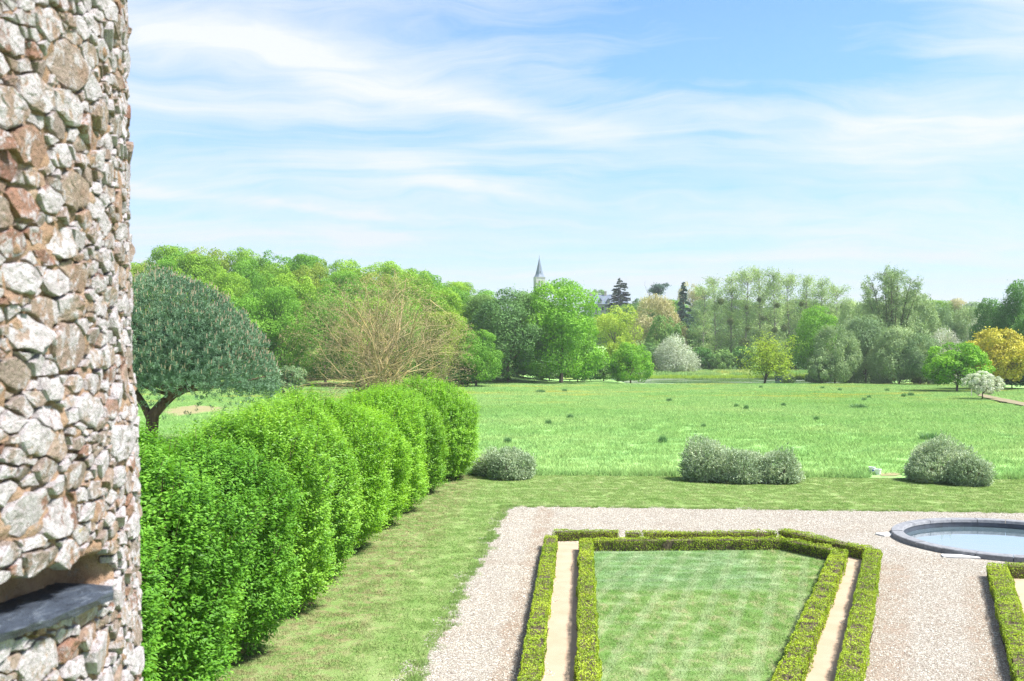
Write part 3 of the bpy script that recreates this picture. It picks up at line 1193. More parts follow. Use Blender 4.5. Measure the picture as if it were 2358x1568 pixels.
    for cc, poly, r_ in pieces:
        p3 = t_pt(cc[0], cc[1], 0.0)
        v_ = p3 - np.array([0, 0, CAM_H])
        dst = np.linalg.norm(v_)
        th = cc[0] / TR
        nn = np.array([math.cos(th), math.sin(th), 0])
        cosv = max(0.0, -float(v_ @ nn) / dst)
        px = 1179 + FPX * v_[0] / v_[1] if v_[1] > 0 else -9999
        py = 808 - FPX * v_[2] / v_[1] if v_[1] > 0 else -9999
        vis = (-40 < px < 340) and (-40 < py < 1600) and cosv > 0.02
        scored.append((r_ * r_ * (cosv + 0.03) / dst ** 2 if vis else 0.0))
    order = np.argsort(-np.array(scored))
    rest = MB()
    for rank, i in enumerate(order):
        V, F, T = stone(*pieces[i])
        rv = rs.uniform()
        if rank < 300 and scored[i] > 0:
            o = obj('stone', MB().add(V, F, T, rnd=rv).build('stone', M['stone']), root)
        else:
            rest.add(V, F, T, rnd=rv)
    o = obj('small_stones', rest.build('small_stones', M['stone']), root)
    tag(o, kind='stuff')

    # slate ledge in the recess
    n0, n1 = NICHE
    mb = MB()
    k = 14
    top, bot = [], []
    for j in range(k):
        s = -0.45 + 1.42 * j / (k - 1)
        uu = n0[0] + (n1[0] - n0[0]) * s
        zc = n0[1] + (n1[1] - n0[1]) * s - 0.035
        outw = (0.048 + rs.normal() * 0.006) * sstep(1.08, 0.75, s) + 0.004
        top.append([t_pt(uu, zc + 0.014, -0.16), t_pt(uu, zc + 0.012 + rs.normal() * 0.002, -0.05), t_pt(uu, zc + rs.normal() * 0.002, outw), t_pt(uu, zc - 0.022, outw - 0.006 + rs.normal() * 0.004), t_pt(uu, zc - 0.024, -0.16)])
    V = np.array(top).reshape(-1, 3) - np.array([TC[0], TC[1], 0])
    F = [(a * 5 + b, a * 5 + (b + 1) % 5, (a + 1) * 5 + (b + 1) % 5, (a + 1) * 5 + b) for a in range(k - 1) for b in range(5)]
    mb.add(V, F, [])
    mb.add(V[:5], np.array([(0, 1, 2, 3)]), np.array([(0, 3, 4)]))
    mb.add(V[-5:], np.array([(0, 3, 2, 1)]), np.array([(0, 4, 3)]))
    o = obj('slate_ledge', mb.build('slate_ledge', M['slate_slab']), root)
    tag(o, 'dark blue grey slate slab set in the tower wall')


build_tower()

# ------------------------------------------------------------------ village on the hill
M['slate'] = plain_mat('roof_slate', (0.125, 0.155, 0.205), 0.55, 0.2, 1.5)
M['tuffeau'] = plain_mat('white_stone', (0.33, 0.325, 0.33), 0.85, 0.15, 0.8)
M['dark_opening'] = plain_mat('dark_opening', (0.05, 0.055, 0.065), 0.6)
M['brick'] = plain_mat('chimney_stone', (0.42, 0.37, 0.33), 0.9)
M['zinc'] = plain_mat('zinc', (0.45, 0.48, 0.52), 0.4)


def build_church():
    top = P(1242, 590, 550)
    base_y = 640
    zb = P(1242, base_y, 550)[2]
    zg = float(hz(top[0], 550))
    root = empty('church_tower', (top[0], 550, zg), rad(14))
    tag(root, 'distant church tower with slender slate spire rising above the trees', 'church')
    h = zb - zg
    hw = 2.65
    mb = MB()
    # four walls with two tall louvred openings on every side, built as piers
    mb.box((-hw + 0.3, -hw + 0.3, 0), (hw - 0.3, hw - 0.3, h))
    oz0, oz1 = h - 6.2, h - 1.6
    for a in range(4):
        ca, sa = math.cos(a * math.pi / 2), math.sin(a * math.pi / 2)

        def bx(x0, x1, z0, z1):
            y0, y1 = -hw, -hw + 0.32
            V = np.array([(x, y, z) for z in (z0, z1) for x, y in ((x0, y0), (x1, y0), (x1, y1), (x0, y1))])
            V = V @ np.array([[ca, sa, 0], [-sa, ca, 0], [0, 0, 1]])
            mb.add(V, [(0, 3, 2, 1), (4, 5, 6, 7), (0, 1, 5, 4), (1, 2, 6, 5), (2, 3, 7, 6), (3, 0, 4, 7)])
        e_ = 0.004 * a
        bx(-hw + e_, hw - 0.33 + e_, 0, oz0)
        bx(-hw + e_, hw - 0.33 + e_, oz1, h)
        for x0, x1 in ((-hw + e_, -1.25), (-0.45, 0.40), (1.15, hw - 0.33 + e_)):
            bx(x0, x1, oz0, oz1)
    obj('belfry_wall', mb.build('belfry_wall', M['tuffeau']), root)
    for a in range(4):
        ca, sa = math.cos(a * math.pi / 2), math.sin(a * math.pi / 2)
        for x0 in (-1.25, 0.40):
            o = obj('louvre_window', MB().box((x0 + 0.02, -hw + 0.12, oz0 + 0.02), (x0 + 0.73, -hw + 0.22, oz1 - 0.02)).build('louvre_window', M['dark_opening']), root)
            o.rotation_euler = (0, 0, a * math.pi / 2)
    obj('cornice', MB().box((-hw - 0.18, -hw - 0.18, h), (hw + 0.18, hw + 0.18, h + 0.35)).build('cornice', M['tuffeau']), root)
    # eight sided spire with a flared foot
    sh = top[2] - zb - 0.8
    a8 = np.linspace(0, 2 * math.pi, 8, endpoint=False) + math.pi / 8
    prof = [(0.0, 3.05), (0.05, 2.75), (0.13, 2.25), (0.35, 1.62), (0.98, 0.06)]
    V = np.concatenate([np.stack([r * np.cos(a8), r * np.sin(a8), np.full(8, h + 0.35 + s * sh)], 1) for s, r in prof])
    F = [(i * 8 + j, i * 8 + (j + 1) % 8, (i + 1) * 8 + (j + 1) % 8, (i + 1) * 8 + j) for i in range(len(prof) - 1) for j in range(8)]
    sp = obj('spire', mesh('spire', V, [np.array(F), np.array([np.arange(32, 40)])], M['slate'], rnd=np.full(len(V), .5)), root)
    for a in (-90, 0, 90, 180):
        lu = MB().box((1.55, -0.22, 0), (1.86, 0.22, 0.85)).build('lucarne', M['dark_opening'])
        o = obj('lucarne', lu, sp, (0, 0, h + 0.35 + 0.20 * sh))
        o.rotation_euler = (0, 0, rad(a))
    mb = MB().box((-0.05, -0.05, h + 0.35 + 0.97 * sh), (0.05, 0.05, h + 0.35 + sh + 0.9)).box((-0.3, -0.04, h + sh + 0.85), (0.3, 0.04, h + sh + 0.95))
    obj('cross', mb.build('cross', M['dark_opening']), sp)
    mb = MB()
    mb.box((-8, 2.7, 0), (8, 24, 9))
    V = np.array([(-8.4, 2.7, 9), (8.4, 2.7, 9), (8.4, 24.3, 9), (-8.4, 24.3, 9), (0, 2.7, 15), (0, 24.3, 15)])
    obj('nave', mb.build('nave', M['tuffeau']), root)
    obj('nave_roof', mesh('nave_roof', V, [np.array([(0, 4, 5, 3), (1, 2, 5, 4)]), np.array([(0, 1, 4), (2, 3, 5)])], M['slate'], rnd=np.full(6, .5)), root)


build_church()


def build_house():
    Y = 470
    c = P(1400, 712, Y)
    zg = float(hz(c[0], Y))
    root = empty('manor_house', (c[0], Y, zg), rad(-8))
    tag(root, 'pale stone manor house with steep slate roofs on the far hill', 'house')
    ze = P(1400, 701, Y)[2] - zg                 # eaves
    zr = P(1400, 676, Y)[2] - zg                 # ridge
    mb = MB().box((-10, -4, 0), (3.2, 4.5, ze))
    obj('wall', mb.build('wall', M['tuffeau']), root)
    obj('wall', MB().box((3.204, -5.5, 0), (9.5, 6, ze + 0.3)).build('wall', M['tuffeau']), root)

    def hip(x0, x1, y0, y1, z0, z1, ins):
        ym = (y0 + y1) / 2
        V = np.array([(x0, y0, z0), (x1, y0, z0), (x1, y1, z0), (x0, y1, z0), (x0 + ins, ym, z1), (x1 - ins, ym, z1)])
        return mesh('roof', V, [np.array([(0, 1, 5, 4), (2, 3, 4, 5), (3, 2, 1, 0)]), np.array([(1, 2, 5), (3, 0, 4)])], M['slate'], rnd=np.full(6, .5))
    r1 = obj('roof', hip(-10.5, 3.4, -4.6, 5.0, ze, zr - 0.5, 1.6), root)
    r2 = obj('roof', hip(2.9, 10.0, -6.1, 6.5, ze + 0.3, zr + 0.9, 2.4), root)
    for x, z1, p in ((-1.2, zr + 0.9, r1), (3.1, zr + 2.0, r2), (-8.2, zr + 0.4, r1)):
        obj('chimney', MB().box((x - 0.55, -0.4, zr - 3), (x + 0.55, 0.4, z1)).box((x - 0.65, -0.5, z1), (x + 0.65, 0.5, z1 + 0.2)).build('chimney', M['brick']), p)
    for x in (-7.2, -3.4, 0.4):
        dm = MB().box((x - 0.7, -4.3, ze + 0.1), (x + 0.7, -1.5, ze + 1.7))
        V = np.array([(x - 0.9, -4.5, ze + 1.7), (x + 0.9, -4.5, ze + 1.7), (x + 0.9, -0.6, ze + 1.7), (x - 0.9, -0.6, ze + 1.7), (x, -4.5, ze + 2.9), (x, -0.6, ze + 2.9)])
        o = obj('dormer', dm.build('dormer', M['tuffeau']), r1)
        obj('dormer_roof', mesh('dormer_roof', V, [np.array([(0, 4, 5, 3), (1, 2, 5, 4), (0, 3, 2, 1)]), np.array([(0, 1, 4), (2, 3, 5)])], M['slate'], rnd=np.full(6, .5)), r1)
    for x in (-8.2, -5.2, -2.2, 0.8, 5.0, 7.6):
        y = -4.02 if x < 3 else -5.52
        for z in (ze - 2.9, ze - 6.2):
            wdw = obj('window', MB().box((x - 0.5, y - 0.04, z), (x + 0.5, y + 0.1, z + 1.8)).build('window', M['dark_opening']), root)
            obj('sill', MB().box((x - 0.6, y - 0.15, z - 0.14), (x + 0.6, y + 0.1, z - 0.002)).build('sill', M['tuffeau']), wdw)


build_house()

# ------------------------------------------------------------------ round basin
def coping_mat():
    m, t = new_mat('basin_coping')
    p = t.pos()
    a = t.noise(p, 5.0, 6, 0.7)
    b = t.noise(p, 45.0, 4, 0.7)
    c = t.ramp(a, [(0.28, (0.105, 0.11, 0.125)), (0.5, (0.18, 0.185, 0.20)), (0.75, (0.26, 0.26, 0.27))])
    c = t.mix(t.rng(b, 0.5, 0.75, 0, 0.5), c, (0.11, 0.11, 0.12))
    surf(t, c, 0.8, b, 0.012, 0.7, spec=0.25)
    return m


M['coping'] = coping_mat()
M['liner'] = plain_mat('basin_liner', (0.022, 0.030, 0.045), 0.6, 0.35, 4.0)


def build_basin():
    root = empty('round_basin', (BAS[0], BAS[1], 0))
    tag(root, 'round garden basin with grey stone coping set in the gravel', 'basin')
    ro, ri, zt = BR, BR - 0.46, 0.21
    n = 22
    k = 6
    rs = np.random.RandomState(3)
    for i in range(n):
        a0, a1 = 2 * math.pi * i / n + 0.0035, 2 * math.pi * (i + 1) / n - 0.0035
        aa = np.linspace(a0, a1, k)
        dz_ = rs.normal() * 0.004
        dr = rs.normal() * 0.006
        prof = [(ro + dr, -0.05), (ro + dr, zt - 0.025 + dz_), (ro - 0.03 + dr, zt + dz_), (ri + 0.03, zt + dz_), (ri, zt - 0.02 + dz_), (ri, zt - 0.13)]
        V = np.concatenate([np.stack([r * np.cos(aa), r * np.sin(aa), np.full(k, z)], 1) for r, z in prof])
        m_ = len(prof)
        F = [(p * k + j, p * k + j + 1, (p + 1) * k + j + 1, (p + 1) * k + j) for p in range(m_ - 1) for j in range(k - 1)]
        F += [((m_ - 1) * k + j, (m_ - 1) * k + j + 1, j + 1, j) for j in range(k - 1)]
        caps = np.array([[p * k for p in range(m_)], [p * k + k - 1 for p in range(m_)][::-1]])
        obj('coping_stone', mesh('coping_stone', V, [np.array(F), caps], M['coping']), root)
    # liner: bowl
    aa = np.linspace(0, 2 * math.pi, 72, endpoint=False)
    prof = [(ro - 0.05, -0.04), (ri + 0.05, zt - 0.15), (ri + 0.03, zt - 0.14), (ri + 0.02, -0.6), (0.02, -0.65)]
    V = np.concatenate([np.stack([r * np.cos(aa), r * np.sin(aa), np.full(72, z)], 1) for r, z in prof])
    F = [(p * 72 + j, p * 72 + (j + 1) % 72, (p + 1) * 72 + (j + 1) % 72, (p + 1) * 72 + j) for p in range(len(prof) - 1) for j in range(72)]
    obj('basin_wall', mesh('basin_wall', V, [np.array(F)], M['liner'], smooth=False), root)
    V = np.stack([(ri + 0.015) * np.cos(aa), (ri + 0.015) * np.sin(aa), np.full(72, -0.17 + 0.05)], 1)
    V[:, :2] += BAS
    tag(obj('basin_water', mesh('basin_water', V, [np.arange(72)[None, :]], M['basin_water'])), kind='structure')


# the basin sits in a hole of the gravel: cut it out of every sheet below
def cut_hole(name):
    import bmesh
    o = bpy.data.objects[name]
    bm = bmesh.new()
    bm.from_mesh(o.data)
    aa = np.linspace(0, 2 * math.pi, 48, endpoint=False)
    r = BR - 0.06
    # split by a fan of planes around the basin, then drop what lies inside
    for a in aa:
        bmesh.ops.bisect_plane(bm, geom=bm.verts[:] + bm.edges[:] + bm.faces[:], plane_co=(BAS[0] + r * math.cos(a), BAS[1] + r * math.sin(a), 0), plane_no=(math.cos(a), math.sin(a), 0), dist=1e-5)
    drop = [f for f in bm.faces if math.hypot(f.calc_center_median().x - BAS[0], f.calc_center_median().y - BAS[1]) < r * 0.999]
    bmesh.ops.delete(bm, geom=drop, context='FACES')
    bm.to_mesh(o.data)
    bm.free()


for nm in ('meadow', 'mown_lawn', 'gravel_path'):
    cut_hole(nm)
build_basin()
M['white_slab'] = plain_mat('white_limestone', (0.56, 0.55, 0.53), 0.8, 0.08, 4.0)


def slab(px, py, sx, sy, rz, label):
    g = G(px, py)
    rs = np.random.RandomState(int(px))
    k = np.array([(-sx, -sy), (-sx * .4, -sy * 1.04), (sx * .5, -sy * .96), (sx, -sy), (sx * .97, sy * .2), (sx, sy), (0, sy * 1.05), (-sx, sy * .95)]) * 0.5
    k = k + rs.normal(size=k.shape) * 0.012
    n = len(k)
    V = np.concatenate([np.column_stack([k, np.full(n, -0.03)]), np.column_stack([k, np.full(n, 0.055)]), np.column_stack([k * 0.95, np.full(n, 0.072)])])
    F = [(a * n + j, a * n + (j + 1) % n, (a + 1) * n + (j + 1) % n, (a + 1) * n + j) for a in range(2) for j in range(n)]
    o = obj('stone_slab', mesh('stone_slab', V, [np.array(F), np.array([np.arange(2 * n, 3 * n)])], M['white_slab']), None, (g[0], g[1], 0.008))
    o.rotation_euler = (0, 0, rad(rz))
    tag(o, label, 'slab', 'white slabs lying beside the basin')


slab(2040, 1233, 0.62, 0.55, 20, 'small white stone slab on the gravel left of the basin')
slab(2212, 1284, 1.25, 0.42, -12, 'long white stone slab on the gravel in front of the basin')


# ------------------------------------------------------------------ clipped hedges
def hedge_extra(t, col, r):
    p = t.pos()
    n = t.noise(p, 1.5, 4, 0.7)
    col = t.mix(t.rng(n, 0.52, 0.70, 0.0, 0.40), col, (0.165, 0.150, 0.050))
    n2 = t.noise(p, 4.5, 3, 0.7)
    return t.mix(t.rng(n2, 0.60, 0.72, 0.0, 0.5), col, (0.24, 0.20, 0.11))


M['box_leaf'] = leaf_mat('box_leaves', (0.070, 0.125, 0.010), (0.165, 0.235, 0.016), (0.28, 0.330, 0.028), 0.3, 0.9, extra=hedge_extra)
M['box_twig'] = bark_mat('box_twigs', (0.05, 0.045, 0.025), (0.14, 0.11, 0.075), 12)


def wave(rs, n, f):
    """smooth random field of 3D points"""
    K = rs.normal(size=(n, 3)) * f
    ph = rs.uniform(0, 6.28, n)
    return lambda q: np.sin(q @ K.T + ph).sum(1) / math.sqrt(n)


def box_hedge(a, b, wid, label, seed, hgt=HZ_, dens=760, group='clipped box hedges of the parterre'):
    a, b = np.array(a[:2], float), np.array(b[:2], float)
    L = float(np.linalg.norm(b - a))
    rs = np.random.RandomState(seed)
    ang = math.atan2((b - a)[1], (b - a)[0])
    root = empty('box_hedge', (a[0], a[1], 0.0), ang)
    tag(root, label, 'hedge', group)
    lump = wave(rs, 10, 3.0)
    fine = wave(rs, 12, 11.0)
    hole = wave(rs, 10, 4.5)
    # surfaces: top, two sides, two ends
    Cs, Ns = [], []
    hw = wid / 2
    for nm, A in (('top', L * wid), ('s1', L * hgt), ('s2', L * hgt), ('e1', wid * hgt), ('e2', wid * hgt)):
        n = int(A * dens * (1.25 if nm == 'top' else 1.0))
        s = rs.uniform(0, 1, n)
        q = rs.uniform(0, 1, n)
        if nm == 'top':
            C = np.stack([s * L, (q - .5) * wid, np.full(n, hgt)], 1)
            N = np.tile([0, 0, 1.0], (n, 1))
        elif nm in ('s1', 's2'):
            sg = -1 if nm == 's1' else 1
            C = np.stack([s * L, np.full(n, sg * hw), q ** 0.9 * hgt], 1)
            N = np.tile([0, sg, 0.0], (n, 1))
        else:
            sg = -1 if nm == 'e1' else 1
            C = np.stack([np.full(n, 0 if sg < 0 else L), (s - .5) * wid, q * hgt], 1)
            N = np.tile([sg, 0, 0.0], (n, 1))
        W3 = C + np.array([a[0], a[1], 0])
        h = hole(W3)
        if nm == 'top':
            keep = (h < 0.85) | (rs.uniform(size=n) < 0.25)
        else:
            keep = (h < 1.35) | (rs.uniform(size=n) < 0.4)
        d_ = 0.030 * lump(W3) + 0.018 * fine(W3) - rs.exponential(0.014, n) - 0.045 * np.clip(h - 0.7, 0, 1.0)
        C = C + N * d_[:, None]
        Cs.append(C[keep])
        Ns.append((N + rs.normal(size=(n, 3)) * 0.65)[keep])
    C, N = np.concatenate(Cs), np.concatenate(Ns)
    # round the arrises a little
    C[:, 2] -= 0.05 * sstep(hw - 0.07, hw + 0.02, np.abs(C[:, 1])) * (C[:, 2] > hgt * 0.8)
    ll = rs.uniform(0.035, 0.062, len(C))
    V, F = leaves(C, N, ll, ll * 0.62, rs)
    obj('foliage', mesh('foliage', V, [F], M['box_leaf'], np.repeat(np.clip(rs.normal(0.5, 0.22, len(C)), 0, 1), 4)), root)
    ins = 0.06
    mb = MB()
    k = max(2, int(L / 0.18))
    for i in range(k):
        x = ins + (L - 2 * ins) * i / (k - 1)
        for sy in (-0.33, 0.0, 0.33):
            y = sy * wid + rs.normal() * 0.03
            for _ in range(2):
                mb.tube([(x, y, 0), (x + rs.normal() * 0.05, y + rs.normal() * 0.04, hgt * 0.5), (x + rs.normal() * 0.1, y + rs.normal() * 0.07, hgt * rs.uniform(0.86, 1.0))], [0.014, 0.01, 0.004], 3, cap=False)
    mb.box((ins, -hw + ins, 0), (L - ins, hw - ins, hgt - 0.075))
    obj('twigs', mb.build('twigs', M['box_twig']), root)
    return root


def ext(a, b, d0, d1):
    u_ = (b - a) / np.linalg.norm(b - a)
    return a + u_ * d0, b + u_ * d1


W1 = 0.50
box_hedge(*ext(A_n, A_f, 0, 0.1), W1, 'long clipped hedge along the left gravel path, outer left side of the parterre', 21)
box_hedge(*ext(B_n, B_f, 0, 0.1), W1, 'long clipped hedge between the left sand path and the parterre lawn', 22)
box_hedge(*ext(H_n, H_f, 0, 0.0), 0.56, 'slanting clipped hedge between the parterre lawn and the right sand path', 23)
box_hedge(*ext(F_n, F_f, 0, 0.0), 0.56, 'slanting clipped hedge between the right sand path and the gravel before the basin', 24)
box_hedge(*ext(D_l, D_r, 0.27, 0.05), 0.46, 'straight clipped hedge closing the far end of the parterre lawn', 25)
box_hedge(*ext(D_r, H_f, 0.15, -0.2), 0.46, 'short angled clipped hedge at the right far corner of the parterre lawn', 26)
cu = lambda px: C_l + (C_r - C_l) * ((G(px, 1226, HZ_)[0] - C_l[0]) / (C_r[0] - C_l[0]))
box_hedge(*ext(cu(1262), cu(1429), 0.26, 0), 0.40, 'back row hedge length behind the end of the left sand path, left of the gap', 27, hgt=0.42)
box_hedge(cu(1447), cu(1480), 0.38, 'shortest hedge piece between two gaps in the back row', 28, hgt=0.36)
box_hedge(cu(1487), cu(1800), 0.38, 'thin long hedge of the back row behind the parterre lawn', 29, hgt=0.37)
box_hedge(*ext(C_r, F_f, 0.0, -0.15), 0.50, 'angled clipped hedge facing the basin at the far right corner', 30)
box_hedge(*ext(I_n, I_f, 0, 0.0), 0.62, 'clipped hedge of the second parterre at the right edge, near the basin', 31)
J0 = I_f + np.array([0.32, -0.02, 0])
box_hedge(J0, J0 + np.array([9.0, -0.45, 0]), 0.50, 'clipped hedge running right behind the sand of the second parterre', 32)


# ------------------------------------------------------------------ tall leafy hedge at the left
def shrub_extra(t, col, r):
    return col


M['privet'] = leaf_mat('shrub_leaves', (0.022, 0.070, 0.006), (0.058, 0.150, 0.012), (0.128, 0.245, 0.028), 0.36, 0.6, 0.5, 0.22, gain=1.85)
M['privet_lime'] = leaf_mat('lime_shrub_leaves', (0.045, 0.115, 0.006), (0.098, 0.21, 0.012), (0.175, 0.30, 0.028), 0.42, 0.6, 0.45, 0.35, gain=1.85)
M['privet_mid'] = leaf_mat('mid_shrub_leaves', (0.036, 0.10, 0.006), (0.080, 0.18, 0.012), (0.16, 0.275, 0.028), 0.38, 0.6, 0.45, 0.35, gain=1.85)
M['twig'] = bark_mat('shrub_twigs', (0.06, 0.04, 0.025), (0.17, 0.12, 0.08), 8)


def lump_fn(rs, n, kappa, amp):
    c = sph(rs, n)
    a = rs.uniform(-0.7, 1.0, n) * amp
    return lambda d_: 1 + (a * np.exp(kappa * (d_ @ c.T - 1))).sum(1)


def shrub_variant(seed, shoots=4300, per=11, leaf=0.125):
    rs = np.random.RandomState(seed)
    semi = np.array([2.55, 2.35, 2.75])
    zc = 2.75
    lf0, lf1 = lump_fn(rs, 46, 26, 0.17), lump_fn(rs, 14, 7, 0.19)
    lf = lambda d_: lf0(d_) * lf1(d_)

    def surf_pts(n, f):
        d_ = sph(rs, n * 2)
        d_ = d_[d_[:, 2] > -0.93][:n]
        n = len(d_)
        sup = (np.abs(d_) ** 2.12).sum(1, keepdims=True) ** (-1 / 2.12)     # a little boxy
        low_ = d_[:, 2] < 0
        fat = np.where(low_, np.maximum(np.hypot(d_[:, 0], d_[:, 1]), .15) ** -.55, 1.0)
        sup = sup * np.column_stack([fat, fat, np.ones(n)])
        p = d_ * sup * semi * lf(d_)[:, None] * np.broadcast_to(f, (n,))[:, None]
        return p + np.array([0, 0, zc]), nrm(d_ / semi)
    p, nn = surf_pts(shoots, rs.uniform(0.86, 0.97, shoots))
    n = len(p)
    dirs = nrm(0.5 * nn + np.array([0, 0, 0.75]) + rs.normal(size=(n, 3)) * 0.28)
    ln = rs.uniform(0.22, 0.46, n) * np.where((nn[:, 2] > 0.45) & (rs.uniform(size=n) < 0.10), 1.9, 1.0)
    tt = np.tile(np.linspace(0.05, 1, per), n) + rs.normal(size=n * per) * 0.03
    P_ = np.repeat(p, per, 0)
    D_ = np.repeat(dirs, per, 0)
    radial = nrm(np.cross(D_, rs.normal(size=(n * per, 3))))
    C = P_ + D_ * (tt * np.repeat(ln, per))[:, None] + radial * leaf * 0.45
    T = radial + D_ * 0.55 - np.array([0, 0, 0.25])
    N = nrm(D_ * 0.9 + np.array([0, 0, 0.5]) - radial * 0.35 + rs.normal(size=C.shape) * 0.25)
    sz = leaf * rs.uniform(0.7, 1.15, len(C)) * (1.1 - 0.35 * np.clip(tt, 0, 1))
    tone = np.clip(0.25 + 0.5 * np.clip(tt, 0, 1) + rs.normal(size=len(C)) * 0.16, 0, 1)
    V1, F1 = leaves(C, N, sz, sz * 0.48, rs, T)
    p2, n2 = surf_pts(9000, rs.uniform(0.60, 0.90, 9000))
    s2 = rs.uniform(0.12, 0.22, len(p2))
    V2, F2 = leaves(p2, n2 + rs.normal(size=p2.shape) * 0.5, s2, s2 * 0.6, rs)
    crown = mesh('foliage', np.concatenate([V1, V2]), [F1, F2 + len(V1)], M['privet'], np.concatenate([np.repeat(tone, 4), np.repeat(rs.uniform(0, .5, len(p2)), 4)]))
    mb = MB()
    for i in range(11):
        a = rs.uniform(0, 6.28)
        r0, r1 = rs.uniform(0.05, 0.5), rs.uniform(0.8, 1.9)
        mb.tube([(r0 * math.cos(a), r0 * math.sin(a), -0.05), (0.6 * r1 * math.cos(a), 0.6 * r1 * math.sin(a), 1.7), (r1 * math.cos(a), r1 * math.sin(a), 4.2)], [0.05, 0.035, 0.012], 5)
    for i in rs.choice(n, 260):
        if nn[i][2] > -0.1:
            mb.tube([p[i] - dirs[i] * 0.35, p[i] + dirs[i] * ln[i] * 0.5, p[i] + dirs[i] * ln[i] * 0.98], [0.010, 0.007, 0.003], 3)
    return crown, mb.build('stems', M['twig'])


SHV = [shrub_variant(s) for s in (101, 102, 103, 104)]
hy = [9.6, 13.4, 17.2, 21.0, 25.0, 29.0, 33.2, 37.6, 42.2, 47.0, 52.0, 58.4]
hl = [(-8.2 + (y - 22.6) * 0.0605, y) for y in hy]
hl[-2] = (-6.1, 52.0)
hl[-1] = (-4.7, 58.4)
hmat = ['privet'] * 4 + ['privet', 'privet_mid', 'privet_mid', 'privet_lime', 'privet_lime', 'privet_lime', 'privet_mid', 'privet_lime']
hn = ['nearest', 'second', 'third', 'fourth', 'fifth', 'sixth', 'seventh', 'eighth', 'ninth', 'tenth', 'eleventh']
place = ['%s shrub of the tall leafy hedge, counted from the tower' % a for a in hn] + ['rounded shrub standing out at the far end of the tall hedge, by the meadow']
for i, (x, y) in enumerate(hl):
    rs = np.random.RandomState(300 + i)
    s = rs.uniform(1.02, 1.12)
    zs = [0.95, .97, .98, 1.0, 1.0, 1.0, 1.0, 1.0, 1.0, .98, .97, 1.0][i]
    root = empty('hedge_shrub', (x - .1, y, 0), rs.uniform(0, 6.28), (s, s, zs))
    tag(root, place[i], 'shrub', 'shrubs of the tall leafy hedge')
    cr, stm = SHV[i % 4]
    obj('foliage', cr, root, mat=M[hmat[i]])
    obj('stems', stm, root)

# ------------------------------------------------------------------ grey-green garden bushes
M['grey_leaf'] = leaf_mat('grey_green_leaves', (0.095, 0.140, 0.080), (0.19, 0.25, 0.155), (0.38, 0.42, 0.30), 0.2, 0.8, 0.6, 0.2)


def grey_bush(name, blobs, label, seed):
    """blobs: (px, py of base, px half width, py top)"""
    rs = np.random.RandomState(seed)
    g0 = G(blobs[0][0], blobs[0][1])
    root = empty(name, (g0[0], g0[1], 0))
    tag(root, label, 'bush', 'grey-green bushes on the lawn edge')
    Vs, Fs, Rs, k0 = [], [], [], 0
    mb = MB()
    for px, py, hw, top in blobs:
        g = G(px, py)
        sc = g[1] / FPX
        rx, hh = hw * sc, (py - top) * sc
        ry = rx * 0.9
        c0 = np.array([g[0] - g0[0], g[1] + ry * 0.85 - g0[1], 0])
        lf = lump_fn(rs, 36, 20, 0.32)
        n = int(1500 * rx * hh)
        d_ = sph(rs, n)
        dn = d_[:, 2] < 0
        hh_ = np.maximum(np.hypot(d_[:, 0], d_[:, 1]), .05)
        d_[dn, :2] *= (hh_[dn] ** -.8)[:, None] * .97
        d_[dn, 2] *= .40
        f = lf(d_) * rs.uniform(0.72, 1.02, n) * np.where(rs.uniform(size=n) < .07, rs.uniform(1.0, 1.16, n), 1)
        p = c0 + np.array([0, 0, hh * 0.28]) + d_ * np.array([rx, ry, hh * 0.72]) * f[:, None]
        ok = p[:, 2] > 0.03
        p, dd = p[ok], d_[ok]
        per = 7
        axis = nrm(dd * 0.55 + np.array([0, 0, 0.55]) + rs.normal(size=dd.shape) * 0.45)
        tt = np.tile(np.linspace(0, 1, per), len(p))
        A = np.repeat(axis, per, 0)
        radial = nrm(np.cross(A, rs.normal(size=A.shape)))
        C = np.repeat(p, per, 0) + A * (tt * 0.22)[:, None] + radial * 0.03
        ll = rs.uniform(0.08, 0.17, len(C))
        V, F = leaves(C, rs.normal(size=C.shape) + radial, ll, ll * 0.26, rs, radial * 0.7 + A)
        Vs.append(V)
        Fs.append(F + k0)
        Rs.append(np.repeat(np.clip(0.2 + 0.5 * tt + rs.normal(size=len(C)) * 0.2, 0, 1), 4))
        k0 += len(V)
        for i in range(14):
            a = rs.uniform(0, 6.28)
            e_ = c0 + np.array([rx * .75 * math.cos(a), ry * .75 * math.sin(a), hh * rs.uniform(.5, .85)])
            mb.tube([c0 + np.array([.15 * math.cos(a), .15 * math.sin(a), -.03]), (c0 + e_) / 2 + np.array([0, 0, .1]), e_], [.03, .02, .008], 4)
    obj('foliage', mesh('foliage', np.concatenate(Vs), [np.concatenate(Fs)], M['grey_leaf'], np.concatenate(Rs)), root)
    obj('stems', mb.build('stems', M['twig']), root)


grey_bush('grey_bush', [(1178, 1107, 54, 1039), (1128, 1098, 36, 1050)], 'smallest grey-green bush on the lawn edge, nearest the tall hedge', 41)
grey_bush('grey_bush', [(1640, 1112, 60, 1023), (1720, 1116, 66, 1045), (1802, 1116, 54, 1050)], 'widest grey-green bush on the lawn edge, in the middle', 42)
grey_bush('grey_bush', [(2185, 1115, 70, 1024), (2248, 1121, 50, 1052)], 'dark grey-green bush on the lawn edge behind the basin', 43)

